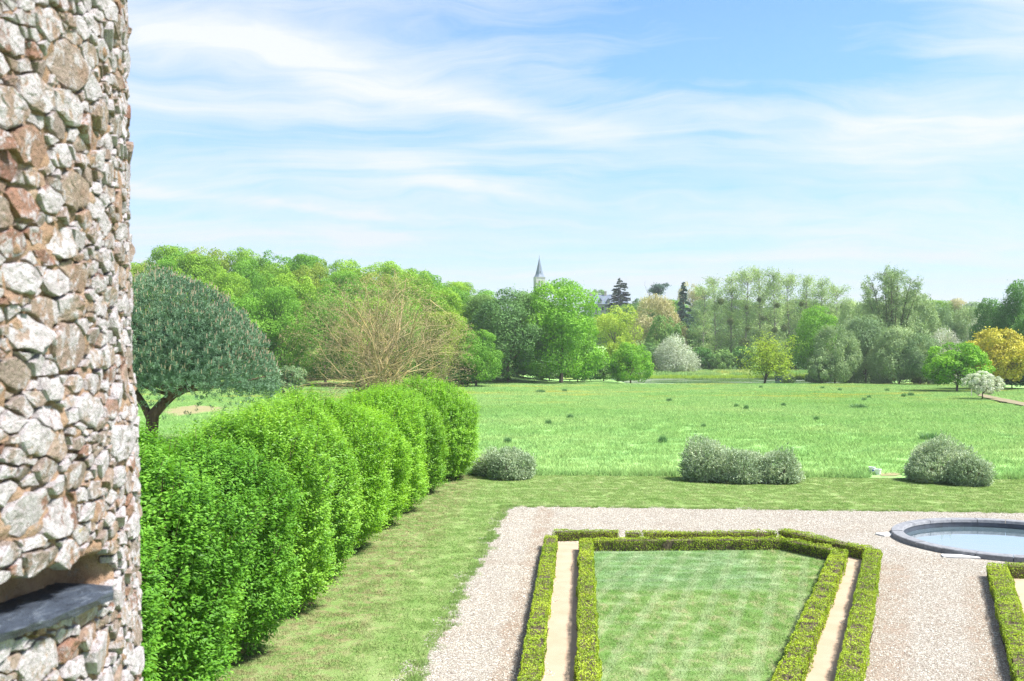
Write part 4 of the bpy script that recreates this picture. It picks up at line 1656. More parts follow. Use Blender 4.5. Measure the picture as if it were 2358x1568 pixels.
# ------------------------------------------------------------------ trees
M['bark'] = bark_mat('bark', (0.06, 0.05, 0.04), (0.16, 0.13, 0.10), 3)
M['bark_pale'] = bark_mat('pale_bark', (0.16, 0.14, 0.12), (0.33, 0.30, 0.26), 3)
M['bark_pine'] = bark_mat('pine_bark', (0.06, 0.035, 0.025), (0.20, 0.12, 0.085), 4)
M['bark_lichen'] = bark_mat('lichened_bark', (0.25, 0.215, 0.145), (0.42, 0.325, 0.13), 1.0)
LM = lambda n, *a, **k: M.__setitem__(n, leaf_mat(n, *a, **k))
LM('oak_lime', (0.050, 0.110, 0.008), (0.120, 0.225, 0.016), (0.215, 0.335, 0.036), 0.35, 0.10)
LM('oak_green', (0.035, 0.100, 0.010), (0.085, 0.195, 0.016), (0.150, 0.285, 0.030), 0.35, 0.10)
LM('oak_olive', (0.060, 0.100, 0.012), (0.125, 0.185, 0.020), (0.200, 0.260, 0.036), 0.35, 0.10)
LM('oak_mid', (0.040, 0.090, 0.022), (0.080, 0.155, 0.034), (0.140, 0.225, 0.055), 0.3, 0.10)
LM('bright', (0.038, 0.105, 0.007), (0.092, 0.215, 0.012), (0.17, 0.31, 0.028), 0.36, 0.15)
LM('dark_green', (0.032, 0.078, 0.022), (0.062, 0.132, 0.034), (0.110, 0.195, 0.055), 0.25, 0.10)
LM('deep_green', (0.022, 0.070, 0.016), (0.045, 0.120, 0.020), (0.085, 0.185, 0.030), 0.25, 0.10)
LM('willow', (0.075, 0.125, 0.050), (0.140, 0.205, 0.090), (0.235, 0.300, 0.150), 0.3, 0.12)
LM('willow_dark', (0.055, 0.105, 0.042), (0.105, 0.170, 0.075), (0.175, 0.240, 0.118), 0.3, 0.12)
LM('silver', (0.170, 0.205, 0.150), (0.260, 0.295, 0.225), (0.39, 0.42, 0.34), 0.25, 0.2)
LM('blossom', (0.17, 0.19, 0.145), (0.27, 0.285, 0.235), (0.44, 0.45, 0.41), 0.25, 0.3)
LM('tan', (0.170, 0.165, 0.075), (0.245, 0.230, 0.115), (0.32, 0.30, 0.17), 0.3, 0.15)
LM('poplar', (0.090, 0.150, 0.060), (0.175, 0.245, 0.100), (0.30, 0.37, 0.19), 0.35, 0.12)
LM('yellow_green', (0.115, 0.175, 0.018), (0.19, 0.265, 0.028), (0.28, 0.345, 0.045), 0.38, 0.2)
LM('gold', (0.15, 0.135, 0.012), (0.265, 0.245, 0.024), (0.37, 0.345, 0.05), 0.3, 0.3)
LM('spruce', (0.022, 0.050, 0.040), (0.040, 0.080, 0.062), (0.068, 0.115, 0.088), 0.15, 0.2)
LM('cedar', (0.030, 0.045, 0.040), (0.052, 0.070, 0.060), (0.085, 0.105, 0.090), 0.15, 0.2)
LM('pine_needle', (0.030, 0.066, 0.036), (0.066, 0.122, 0.068), (0.145, 0.215, 0.130), 0.15, 0.35)
LM('haw', (0.09, 0.14, 0.05), (0.31, 0.34, 0.26), (0.52, 0.53, 0.50), 0.2, 2.2)
LM('bud', (0.13, 0.090, 0.055), (0.205, 0.150, 0.090), (0.29, 0.235, 0.14), 0.25, 0.3)
LM('mistletoe', (0.035, 0.055, 0.018), (0.06, 0.085, 0.025), (0.095, 0.12, 0.035), 0.2, 1.0)
M['candle'] = plain_mat('pine_candles', (0.46, 0.35, 0.24), 0.8)


def extent(V):
    return float(np.percentile(V[:, 2], 99.8)), float(np.percentile(np.abs(V[:, :2]), 99))


def limbs(rs, H, R, targets, r0, sides=6, fork=0.25):
    """a trunk that forks into limbs reaching the given points"""
    mb = MB()
    top = np.array([rs.normal() * 0.03 * H, rs.normal() * 0.03 * H, H * 0.72])
    pts = [np.array([0, 0, -0.3]), np.array([0, 0, 0.02 * H]), top * np.array([.2, .2, .35]), top * np.array([.6, .6, .65]), top]
    mb.tube(pts, [r0 * 1.35, r0 * 1.05, r0 * .85, r0 * .55, r0 * .15], 8)
    for tg in targets:
        f = np.clip(tg[2] / H * 0.62, fork * 0.6, 0.66) * rs.uniform(0.75, 1.0)
        s = np.clip(f / 0.72, 0, 1)
        st_ = top * s
        mid = (st_ + tg) / 2 + np.array([0, 0, 0.06 * H]) * rs.uniform(-.4, 1)
        mb.tube([st_, mid, tg], [r0 * .42 * (1.1 - s), r0 * .22, r0 * .05], sides, cap=False)
    return mb.build('trunk', M['bark'])


def broadleaf(seed, H=20.0, R=8.0, low=0.08, ncl=110, ncard=24000, card=0.37, crange=(1.3, 2.6), flat=1.0, taper=0.0, gaps=0.0, up=0.35):
    """crown = uneven clumps of small leaf sprays round an irregular envelope"""
    rs = np.random.RandomState(seed)
    zc, rz = H * (0.5 + low / 2), H * (0.5 - low / 2)
    lf = lump_fn(rs, 24, 9, 0.20)
    d_ = sph(rs, ncl)
    cr = rs.uniform(*crange, ncl)
    f = lf(d_) * rs.uniform(0.72, 1.0, ncl)
    inner = rs.uniform(size=ncl) < 0.15
    f = np.where(inner, f * 0.55, f)
    tp = 1 - taper * np.clip(d_[:, 2], 0, 1) + taper * 0.35 * np.clip(-d_[:, 2], 0, 1)
    hr = np.hypot(d_[:, 0], d_[:, 1])
    fat = np.where(d_[:, 2] < 0, np.maximum(hr, .05) ** (-.3), 1.0)       # the lower half stays wide
    tp = tp * fat
    cen = np.stack([d_[:, 0] * (R * f * tp - cr * .8), d_[:, 1] * (R * f * tp - cr * .8), zc + d_[:, 2] * (rz * np.minimum(f, 1.0) - cr * .8)], 1)
    cen[:, 2] = np.maximum(cen[:, 2], low * H + cr * 0.5)
    wgt = cr ** 2
    cnt = np.maximum(8, (ncard * wgt / wgt.sum()).astype(int))
    cid = np.repeat(np.arange(ncl), cnt)
    n = len(cid)
    e_ = sph(rs, n)
    outw = nrm(cen - np.array([0, 0, zc]))[cid]
    flip = ((e_ * outw).sum(1) < -0.25)
    e_[flip] = -e_[flip]
    rr = cr[cid] * (rs.uniform(0.55, 1.0, n) ** 0.5) * (1 + 0.25 * rs.normal(size=n) * (rs.uniform(size=n) < .25))
    pp = cen[cid] + e_ * rr[:, None] * np.array([1, 1, 0.8 * flat])
    N = nrm(e_ + np.array([0, 0, up]) + rs.normal(size=e_.shape) * 0.55)
    sz = card * rs.uniform(0.55, 1.3, n)
    tone_c = rs.normal(0.5, 0.13, ncl)
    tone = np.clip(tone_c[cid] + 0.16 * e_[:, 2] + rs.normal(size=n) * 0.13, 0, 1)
    keep = np.ones(n, bool)
    if gaps:
        keep = rs.uniform(size=n) > gaps
    V, F = leaves(pp[keep], N[keep], sz[keep], sz[keep] * 0.72, rs)
    # fill inside the crown so that it is not hollow
    m_ = 0 if gaps else 900
    if m_:
        e2 = sph(rs, m_)
        q_ = e2 * rs.uniform(0.05, 0.58, m_)[:, None] * np.array([R * (1 - taper * .4), R * (1 - taper * .4), rz * 1.1]) + np.array([0, 0, zc])
        s2 = rs.uniform(.06, .11, m_) * R
        V2, F2 = leaves(q_, rs.normal(size=q_.shape), s2, s2 * 0.8, rs)
        F = [F, F2 + len(V)]
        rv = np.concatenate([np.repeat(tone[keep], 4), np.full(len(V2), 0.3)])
        V = np.concatenate([V, V2])
    else:
        F = [F]
        rv = np.repeat(tone[keep], 4)
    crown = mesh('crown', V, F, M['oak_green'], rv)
    tgt = cen[rs.choice(ncl, min(ncl, 26), replace=False)]
    return crown, limbs(rs, H, R, tgt, 0.017 * H), *extent(V)


def willow(seed, H=14.0, R=8.0, n=22000, L=0.75, W=0.17, gaps=0, low=0.0):
    """soft rounded crown of fine drooping sprays"""
    rs = np.random.RandomState(seed)
    ncl = 60
    zc = H * (0.42 + low / 2)
    lf = lump_fn(rs, 26, 10, 0.18)
    d_ = sph(rs, ncl)
    cr = rs.uniform(1.6, 3.0, ncl)
    f = lf(d_) * rs.uniform(.8, 1.0, ncl)
    f = f * np.where(d_[:, 2] < 0, np.maximum(np.hypot(d_[:, 0], d_[:, 1]), .05) ** (-.7), 1.0)
    cen = np.stack([d_[:, 0] * (R * f - cr * .8), d_[:, 1] * (R * f - cr * .8), zc + d_[:, 2] * np.where(d_[:, 2] > 0, H - zc - cr * .8, zc - cr * .7 - low * H)], 1)
    cid = rs.choice(ncl, n, p=cr ** 2 / (cr ** 2).sum())
    e_ = sph(rs, n)
    outw = nrm(cen - np.array([0, 0, zc]))[cid]
    flip = (e_ * outw).sum(1) < -0.2
    e_[flip] *= -1
    pp = cen[cid] + e_ * (cr[cid] * rs.uniform(.6, 1.08, n))[:, None]
    pp[:, 2] = np.maximum(pp[:, 2], low * H + 0.15 + 0.6 * rs.uniform(size=n))
    T = e_ * 0.7 + outw * 0.5 + rs.normal(size=e_.shape) * 0.35 + np.array([0, 0, 0.25]) * np.sign(e_[:, 2:3] - 0.1)
    N = nrm(e_ + rs.normal(size=e_.shape) * 0.6 + np.array([0, 0, .3]))
    sz = L * rs.uniform(.5, 1.2, n)
    tc = rs.normal(.5, .14, ncl)
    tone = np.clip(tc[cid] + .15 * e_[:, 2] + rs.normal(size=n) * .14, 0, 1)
    V, F = leaves(pp, N, sz, sz * W / L * rs.uniform(.7, 1.3, n), rs, T)
    m_ = 700
    e2 = sph(rs, m_)
    q_ = e2 * rs.uniform(0.05, 0.62, m_)[:, None] * np.array([R, R, H * .45]) + np.array([0, 0, zc])
    q_[:, 2] = np.maximum(q_[:, 2], low * H + .3)
    s2 = rs.uniform(.06, .12, m_) * R
    V2, F2 = leaves(q_, rs.normal(size=q_.shape), s2, s2 * 0.7, rs)
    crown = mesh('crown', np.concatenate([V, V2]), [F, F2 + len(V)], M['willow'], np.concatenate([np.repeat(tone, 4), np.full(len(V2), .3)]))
    return crown, limbs(rs, H, R, cen[:22], 0.018 * H), *extent(V)


def branchy(seed, H, spread, levels, r0, nb, upb=0.35, len0=0.34, curl=0.25, stems=1, base_h=0.12, shrink=0.68, thin=0.62):
    """bare branching skeleton; returns builder and the twig tips"""
    rs = np.random.RandomState(seed)
    mb = MB()
    tips = []
    q_ = []
    for s in range(stems):
        a = rs.uniform(0, 6.28)
        d0 = nrm(np.array([math.cos(a) * 0.25 * (stems > 1), math.sin(a) * 0.25 * (stems > 1), 1.0]))
        q_.append((np.array([math.cos(a), math.sin(a), 0]) * 0.25 * (stems > 1), d0, H * len0, r0, 0))
    while q_:
        p0, d0, L, r, lv = q_.pop()
        k = 4
        pts = [p0]
        d_ = d0
        for i in range(k):
            d_ = nrm(d_ + rs.normal(size=3) * curl * 0.35 + np.array([0, 0, upb * 0.12]))
            pts.append(pts[-1] + d_ * L / k)
        r1 = r * thin
        if r > 0.004:
            mb.tube(pts, np.linspace(r, r1, k + 1), 6 if lv < 2 else (4 if lv < 3 else 3), rnd=lv / levels, cap=False)
        if lv >= levels:
            tips.append((pts[-1], d_))
            continue
        if lv >= levels - 1:
            tips.append((pts[2], d_))
        n = nb[min(lv, len(nb) - 1)]
        for j in range(n):
            at = 1.0 if j == 0 else rs.uniform(0.35, 1.0)
            i0 = min(int(at * k), k)
            ax = nrm(np.cross(d_, rs.normal(size=3)))
            ang = rs.uniform(0.25, 0.5) if j == 0 else rs.uniform(0.55, 1.15) * spread
            nd = nrm(d_ * math.cos(ang) + ax * math.sin(ang) + np.array([0, 0, upb * 0.25]))
            q_.append((pts[i0], nd, L * shrink * rs.uniform(0.8, 1.2), r1 * (0.95 if j == 0 else rs.uniform(.5, .8)), lv + 1))
    return mb, tips, rs


def airy(seed, H=12.0, n_leaf=7000, card=0.30, stems=3, leafmat='yellow_green'):
    mb, tips, rs = branchy(seed, H, 1.0, 4, 0.16, (4, 4, 4, 3), 0.3, 0.30, 0.3, stems)
    tp = np.array([t_[0] for t_ in tips])
    idx = rs.choice(len(tp), n_leaf)
    C = tp[idx] + rs.normal(size=(n_leaf, 3)) * np.array([.38, .38, .26])
    tone = np.clip(rs.normal(.5, .2, n_leaf), 0, 1)
    sz = card * rs.uniform(.6, 1.3, n_leaf)
    V, F = leaves(C, rs.normal(size=C.shape) * .6 + np.array([0, 0, .9]), sz, sz * .7, rs)
    R = np.percentile(np.hypot(C[:, 0], C[:, 1]), 97)
    return mesh('crown', V, [F], M[leafmat], np.repeat(tone, 4)), mb.build('trunk', M['bark']), C[:, 2].max(), R


def poplar(seed, H=32.0, R=4.2):
    rs = np.random.RandomState(seed)
    mb = MB()
    lean = rs.normal(size=2) * 0.4
    mb.tube([(0, 0, -.3), (lean[0] * .3, lean[1] * .3, H * .4), (lean[0], lean[1], H * .75), (lean[0] * 1.3, lean[1] * 1.3, H * .97)], [.34, .25, .13, .03], 7)
    C, tone, S = [], [], []
    for i in range(84):
        z = H * rs.uniform(.14, .95)
        a = rs.uniform(0, 6.28)
        env = R * rs.uniform(.35, 1.05)
        if z > H * .86:
            env *= (1 - z / H) * 4.5 + .35
        s0 = np.array([lean[0] * z / H, lean[1] * z / H, z])
        e_ = s0 + np.array([env * math.cos(a), env * math.sin(a), env * rs.uniform(.7, 1.3)])
        e_[2] = min(e_[2], H)
        mb.tube([s0, (s0 + e_) / 2 - np.array([0, 0, .3]), e_], [.07, .045, .015], 4, cap=False)
        for k in range(rs.randint(4, 8)):
            c0 = s0 + (e_ - s0) * rs.uniform(.35, 1.05) + rs.normal(size=3) * .4
            m_ = rs.randint(9, 22)
            C.append(c0 + rs.normal(size=(m_, 3)) * np.array([.55, .55, .65]))
            tone.append(np.clip(rs.normal(.5, .18) + rs.normal(size=m_) * .15, 0, 1))
    C = np.concatenate(C)
    tone = np.concatenate(tone)
    sz = rs.uniform(.22, .44, len(C))
    V, F = leaves(C, rs.normal(size=C.shape), sz, sz * .75, rs)
    return mesh('crown', V, [F], M['poplar'], np.repeat(tone, 4)), mb.build('trunk', M['bark_pale']), *extent(V)


def conifer(seed, H=20.0, R=4.5, mat='spruce', droop=0.25, sparse=0.0, power=0.9):
    rs = np.random.RandomState(seed)
    mb = MB().tube([(0, 0, -.3), (0, 0, H * .5), (0, 0, H * .98)], [.35, .2, .03], 7)
    C, N, T, S = [], [], [], []
    z = H * .08
    while z < H * .97:
        rr = R * (1 - (z / H)) ** power + .25
        for j in range(rs.randint(4, 7)):
            if rs.uniform() < sparse:
                continue
            a = rs.uniform(0, 6.28)
            L = rr * rs.uniform(.65, 1.1)
            zz = z + rs.normal() * .3
            e_ = np.array([L * math.cos(a), L * math.sin(a), zz - droop * L])
            mb.tube([(0, 0, zz), e_ * np.array([.5, .5, 1]) + np.array([0, 0, droop * L * .6]), e_], [.07, .04, .012], 4, cap=False)
            m_ = int(26 * L) + 6
            s = rs.uniform(.12, 1.0, m_) ** .7
            side = np.array([-math.sin(a), math.cos(a), 0])
            p_ = np.outer(s, e_ - np.array([0, 0, zz])) + np.array([0, 0, zz]) + np.outer(rs.normal(size=m_) * .28 * (1.1 - s * .6) * L * .35, side)
            p_[:, 2] += rs.normal(size=m_) * .12 - .1 + .25 * droop * L * np.sin(s * math.pi)
            C.append(p_)
            T.append(np.tile([math.cos(a), math.sin(a), -.35], (m_, 1)) + np.outer(rs.normal(size=m_) * .7, side))
        z += H * rs.uniform(.022, .038)
    C, T = np.concatenate(C), np.concatenate(T)
    n = len(C)
    sz = rs.uniform(.5, 1.05, n)
    V, F = leaves(C, rs.normal(size=(n, 3)) * .45 + np.array([0, 0, 1.0]), sz, sz * .42, rs, T)
    return mesh('crown', V, [F], M[mat], np.repeat(rs.uniform(0, 1, n), 4)), mb.build('trunk', M['bark']), *extent(V)


VAR = {
    'oak': [broadleaf(s, low=0.02) for s in (1, 2, 3)] + [broadleaf(4, ncl=85, crange=(1.6, 3.0), low=0.06)],
    'round': [broadleaf(s, H=18, R=8, ncl=105, low=0.0, ncard=26000, card=.34, taper=.12) for s in (11, 12)],
    'egg': [broadleaf(24, H=10, R=5.2, ncl=95, ncard=12000, card=.30, crange=(.9, 1.7), low=0.0, taper=.25)],
    'maple': [broadleaf(31, H=10, R=5.6, ncl=80, ncard=11000, card=.36, crange=(.8, 1.6), low=0.12, taper=.1)],
    'thin': [broadleaf(41, H=15, R=6, ncl=75, ncard=9000, card=.36, crange=(1.0, 2.0), low=.1, gaps=.2)],
    'willow': [willow(s) for s in (51, 52, 53)],
    'dome': [willow(61, H=9, R=5.6, n=15000, L=.6, W=.10)],
    'bush': [broadleaf(71, H=6, R=4, ncl=50, ncard=7000, card=.3, crange=(.6, 1.2), low=0.0), broadleaf(72, H=6, R=4, ncl=50, ncard=7000, card=.3, crange=(.6, 1.2), low=0.0)],
    'poplar': [poplar(s) for s in (81, 82, 83)],
    'airy': [airy(91)],
    'spruce': [conifer(95)],
    'cedar': [conifer(96, H=22, R=7, mat='cedar', droop=.1, sparse=.18, power=.62)],
    'haw': [broadleaf(97, H=4.4, R=2.6, ncl=120, ncard=12000, card=.13, crange=(.25, .5), low=.16, taper=.1)],
}
_cnt = {}
ORD = {}


def tree(name, kind, mat, px, top, hw, Y, label, group=None, cat='tree', bark=None, depth=1.0, sink=0.0):
    """px: middle of the crown, top: its top, hw: half width, all in picture units; Y: how far it stands"""
    i = _cnt.get(kind, 0)
    _cnt[kind] = i + 1
    cr, tk, H, R = VAR[kind][i % len(VAR[kind])]
    p = P(px, top, Y)
    zg = float(hz(p[0], Y)) - sink
    h = p[2] - zg
    wd = hw * Y / FPX
    rnd = random.Random(px * 7 + int(Y))
    root = empty(name, (p[0], Y, zg), rnd.uniform(0, 6.28), (wd / R, wd / R * depth, h / H))
    tag(root, label, cat, group)
    obj('trunk', tk, root, mat=M[bark] if bark else None)
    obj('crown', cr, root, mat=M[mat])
    return root


# --- the wood at the left: rows of broad crowns on rising land
edge = lambda px: np.interp(px, [200, 314, 400, 520, 640, 720, 850, 960, 1010, 1060, 1110, 1200], [600, 592, 570, 578, 576, 588, 600, 604, 622, 650, 668, 676])
rr_ = random.Random(77)
ORDN = ['first', 'second', 'third', 'fourth', 'fifth', 'sixth', 'seventh', 'eighth', 'ninth', 'tenth', 'eleventh', 'twelfth', 'thirteenth', 'fourteenth', 'fifteenth', 'sixteenth',
        'seventeenth', 'eighteenth', 'nineteenth', 'twentieth', 'twenty-first', 'twenty-second', 'twenty-third', 'twenty-fourth']
mats = ['oak_lime', 'oak_green', 'oak_lime', 'oak_olive', 'oak_green', 'oak_lime', 'oak_green']
for row, (Y, drop, hw, step, off) in enumerate(((292, 0, 62, 78, 10), (262, 20, 64, 82, 48), (234, 48, 66, 84, 5), (208, 88, 66, 88, 40))):
    px = 255 + off
    k = 0
    while px < 1135:
        t_ = edge(px) + drop + rr_.uniform(-8, 12)
        nm = ('back', 'third', 'second', 'front')[row]
        tree('oak_tree', 'oak', mats[(k * 3 + row * 2 + rr_.randint(0, 2)) % 7], px + rr_.uniform(-12, 12), t_, hw * rr_.uniform(.85, 1.15), Y + rr_.uniform(-7, 7),
             '%s oak from the left in the %s row of the wood' % (ORDN[k], nm), 'oaks of the wood, %s row' % nm)
        px += step * rr_.uniform(.85, 1.15)
        k += 1

T_ = tree
T_('oak_tree', 'round', 'dark_green', 1170, 666, 94, 222, 'dull dark green tree at the right end of the wood, left of the bright oak')
T_('oak_tree', 'round', 'bright', 1292, 645, 108, 227, 'large bright green oak in front of the church spire')
T_('small_tree', 'egg', 'bright', 1452, 789, 50, 232, 'small egg-shaped bright green tree at the left end of the pond')
T_('oak_tree', 'oak', 'oak_mid', 1228, 674, 64, 290, 'mid green tree between the dark tree and the bright oak, hiding the church nave')
T_('oak_tree', 'oak', 'oak_green', 1322, 712, 52, 290, 'green tree behind the right side of the bright oak')
T_('oak_tree', 'oak', 'oak_mid', 1110, 680, 60, 238, 'mid green tree filling between the wood and the dark green tree')
T_('willow_tree', 'thin', 'yellow_green', 1416, 704, 56, 300, 'yellow-green tree behind the bright oak, left of the tan willow')
T_('willow_tree', 'willow', 'tan', 1508, 681, 66, 350, 'tan budding willow with a broad round crown beyond the pond')
T_('bushy_tree', 'bush', 'oak_mid', 1530, 728, 42, 312, 'fresh green bushy tree in front of the tan willow')
T_('bushy_tree', 'bush', 'dark_green', 1495, 790, 38, 306, 'dark green bush left of the silvery dome shrub')
T_('bushy_tree', 'bush', 'yellow_green', 1425, 775, 36, 262, 'yellow-green bush showing between the bright oak and the small tree')
T_('silver_willow', 'dome', 'silver', 1557, 772, 51, 300, 'silvery dome-shaped willow shrub on the far bank of the pond', cat='shrub')
# poplars beyond the pond
pops = [(1618, 655, 26), (1648, 636, 27), (1682, 628, 28), (1716, 618, 29), (1750, 612, 29), (1785, 617, 28), (1818, 628, 28), (1852, 634, 28), (1888, 638, 27), (1922, 652, 26), (1950, 690, 22)]
onm = ['first', 'second', 'third', 'fourth', 'fifth', 'sixth', 'seventh', 'eighth', 'ninth', 'tenth', 'last']
for i, (px, tp, hw) in enumerate(pops):
    T_('poplar_tree', 'poplar', 'poplar', px, tp, hw * 1.12, 336 + (i * 37 % 5) * 3, '%s tall thin-leaved poplar from the left in the row beyond the pond' % onm[i], 'poplars beyond the pond')
# undergrowth behind the pond and below the poplars
under = [(1592, 742, 44, 345, 'oak_mid'), (1640, 765, 46, 352, 'poplar'), (1700, 742, 50, 356, 'willow_dark'), (1765, 735, 52, 358, 'poplar'), (1830, 745, 50, 356, 'willow_dark'), (1890, 725, 52, 354, 'poplar'), (1950, 735, 50, 352, 'willow_dark'),
         (1612, 800, 34, 312, 'deep_green'), (1660, 806, 34, 310, 'oak_mid'), (1708, 798, 36, 312, 'deep_green'), (1800, 802, 40, 312, 'dark_green'), (1850, 806, 36, 310, 'deep_green')]
nlow = 0
for i, (px, tp, hw, Y, mt) in enumerate(under):
    nlow += Y < 320
    T_('undergrowth_bush', 'bush' if Y < 320 else 'thin', mt, px, tp, hw, Y, ('%s low leafy bush from the left on the bank under the poplars' % ORDN[max(nlow - 1, 0)] if Y < 320 else '%s grey-green tree from the left close behind the poplars' % ORDN[i]),
       'bushes under the poplars' if Y < 320 else 'trees behind the poplars', cat='bush' if Y < 320 else 'tree')
T_('pond_tree', 'airy', 'yellow_green', 1757, 757, 62, 228, 'airy yellow-green tree with open branches by the water', bark='bark')
T_('ash_tree', 'round', 'bright', 1882, 706, 66, 278, 'bright green rounded tree between the poplars and the grey willows')
# grey willows
wl = [(1922, 748, 58, 228, 'willow', 'leftmost front willow of the grey-green thicket'), (1992, 728, 74, 236, 'willow_dark', 'broad grey-green willow in the middle of the thicket'),
      (2070, 752, 66, 226, 'willow', 'pale front willow of the thicket left of the maple'), (2118, 768, 52, 222, 'willow_dark', 'dark willow directly left of the bright maple'),
      (2005, 690, 70, 262, 'willow', 'tall back willow left of the thin-crowned one'), (2100, 676, 74, 270, 'willow', 'tall back willow right of the thin-crowned one'),
      (2165, 700, 62, 285, 'willow_dark', 'distant willow behind the blossoming shrub'), (2235, 706, 60, 280, 'willow', 'distant willow above the golden tree'),
      (1962, 690, 46, 330, 'poplar', 'hazy pale tree right of the poplars')]
for px, tp, hw, Y, mt, lb in wl:
    T_('willow_tree', 'willow', mt, px, tp, hw, Y, lb, 'grey willows right of the pond')
T_('bushy_tree', 'bush', 'willow', 1893, 812, 36, 226, 'low willow bush at the left foot of the thicket', cat='bush')
T_('blossom_shrub', 'dome', 'blossom', 2176, 757, 44, 240, 'whitish blossoming shrub behind the bright maple', cat='shrub')
T_('blossom_shrub', 'dome', 'blossom', 2262, 724, 40, 262, 'smaller whitish shrub above the golden tree', cat='shrub')
T_('maple_tree', 'maple', 'bright', 2203, 789, 76, 182, 'bright green maple standing free at the right meadow edge')
T_('golden_tree', 'maple', 'gold', 2298, 757, 76, 192, 'golden yellow tree at the right meadow edge')
T_('hawthorn', 'haw', 'haw', 2262, 854, 42, 153, 'small white flowering hawthorn at the right meadow edge')
T_('oak_tree', 'oak', 'deep_green', 2350, 648, 66, 222, 'dark green oak at the far right edge of the picture')
T_('oak_tree', 'oak', 'deep_green', 2294, 688, 56, 240, 'dark green oak left of the one at the picture edge')
T_('oak_tree', 'oak', 'deep_green', 2400, 700, 70, 196, 'dark tree behind the golden one, cut by the right picture edge')
T_('bushy_tree', 'bush', 'deep_green', 2330, 850, 50, 200, 'dark bush under the golden tree')
T_('bushy_tree', 'bush', 'willow', 1815, 862, 15, 232, 'low pale bush right of the airy tree by the pond', cat='bush')
T_('bushy_tree', 'bush', 'willow', 1868, 864, 15, 228, 'low pale bush at the left foot of the willow thicket', cat='bush')
T_('bushy_tree', 'bush', 'spruce', 1795, 846, 11, 262, 'small dark round bush on the pond bank right of the airy tree', cat='bush')
# on the hill
T_('hill_tree', 'maple', 'oak_mid', 1376, 667, 28, 520, 'round green tree above the manor house roof')
T_('cedar_tree', 'cedar', 'cedar', 1428, 642, 36, 455, 'dark cedar beside the manor house on the hill')
T_('hill_tree', 'bush', 'dark_green', 1474, 688, 26, 450, 'dark shrubby tree right of the cedar on the hill')
T_('spruce_tree', 'spruce', 'spruce', 1574, 652, 28, 425, 'dark blue-green spruce left of the poplars on the hill')
T_('hill_tree', 'thin', 'tan', 1594, 650, 30, 460, 'pale budding tree behind the dark spruce')
for i, (px, tp, hw, Y, mt) in enumerate([(1340, 735, 45, 430, 'oak_mid'), (1400, 722, 50, 425, 'oak_lime'), (1450, 700, 46, 432, 'oak_mid'), (1500, 688, 46, 440, 'oak_mid'), (1545, 690, 46, 446, 'oak_green'), (1620, 690, 46, 445, 'willow_dark'), (1690, 690, 56, 450, 'oak_mid'),
                                        (1770, 690, 60, 450, 'willow_dark'), (1850, 690, 60, 450, 'oak_mid'), (1930, 700, 60, 450, 'willow'), (2010, 700, 60, 440, 'willow_dark'), (2090, 700, 60, 430, 'willow'), (2160, 692, 50, 420, 'oak_lime'), (2205, 688, 40, 420, 'tan'), (2260, 695, 50, 410, 'willow_dark')]):
    T_('hill_tree', 'oak', mt, px, tp, hw, Y, '%s tree from the left on the far slope below the village' % ORDN[i], 'trees on the far slope')


# dark bushes that close the foot of the wood
for i, (px, tp, hw, Y) in enumerate([(655, 838, 44, 214), (735, 830, 46, 222), (815, 836, 46, 224), (900, 832, 48, 226), (985, 836, 46, 226), (1075, 838, 46, 230), (1140, 832, 46, 240), (1205, 836, 44, 242), (1265, 830, 46, 244), (1330, 834, 46, 244), (1390, 826, 44, 246), (1350, 800, 50, 262), (1240, 790, 50, 262)]):
    T_('understory_bush', 'bush', ('deep_green', 'oak_mid', 'dark_green')[i % 3], px, tp, hw, Y, '%s shady bush from the left at the foot of the wood' % ORDN[i], 'bushes at the foot of the wood', cat='bush')


# --- stone pine on the hill with a dead neighbour
def stone_pine(px, top, hw, Y, label):
    rs = np.random.RandomState(7)
    p = P(px, top, Y)
    zg = float(hz(p[0], Y))
    h = p[2] - zg
    wd = hw * Y / FPX
    root = empty('stone_pine', (p[0], Y, zg))
    tag(root, label, 'tree')
    mb = MB().tube([(-3, 0, -.3), (-2.2, 0, h * .5), (-.8, 0, h * .75), (0.6, 0, h * .88)], [.5, .4, .32, .15], 7)
    mb.tube([(-1.6, 0, h * .62), (-1.5, 0, h * .75), (-2.6, 0, h * .85)], [.22, .16, .08], 5)
    obj('trunk', mb.build('trunk', M['bark']), root)
    C, tn = [], []
    for i in range(26):
        c0 = np.array([rs.normal() * wd * .34, rs.normal() * wd * .34, h * (.74 + rs.uniform(0, .20))])
        C.append(c0 + rs.normal(size=(120, 3)) * np.array([.8, .8, .5]))
        tn.append(np.full(120, rs.uniform(.2, .8)))
    C = np.concatenate(C)
    V, F = leaves(C, rs.normal(size=C.shape) + np.array([0, 0, .6]), .6, .35, rs)
    obj('crown', mesh('crown', V, [F], M['spruce'], np.repeat(np.concatenate(tn), 4)), root)


stone_pine(1516, 650, 24, 470, 'small flat-topped dark pine on the hill skyline')
p = P(1492, 655, 472)
zg = float(hz(p[0], 472))
mb, tips, _ = branchy(5, (p[2] - zg) * .95, 1.1, 3, .35, (3, 3, 3), .3, .55, .5)
o = obj('dead_tree', mb.build('dead_tree', M['bark']), None, (p[0], 472, zg))
tag(o, 'bare dead tree beside the flat-topped pine on the hill skyline', 'tree')


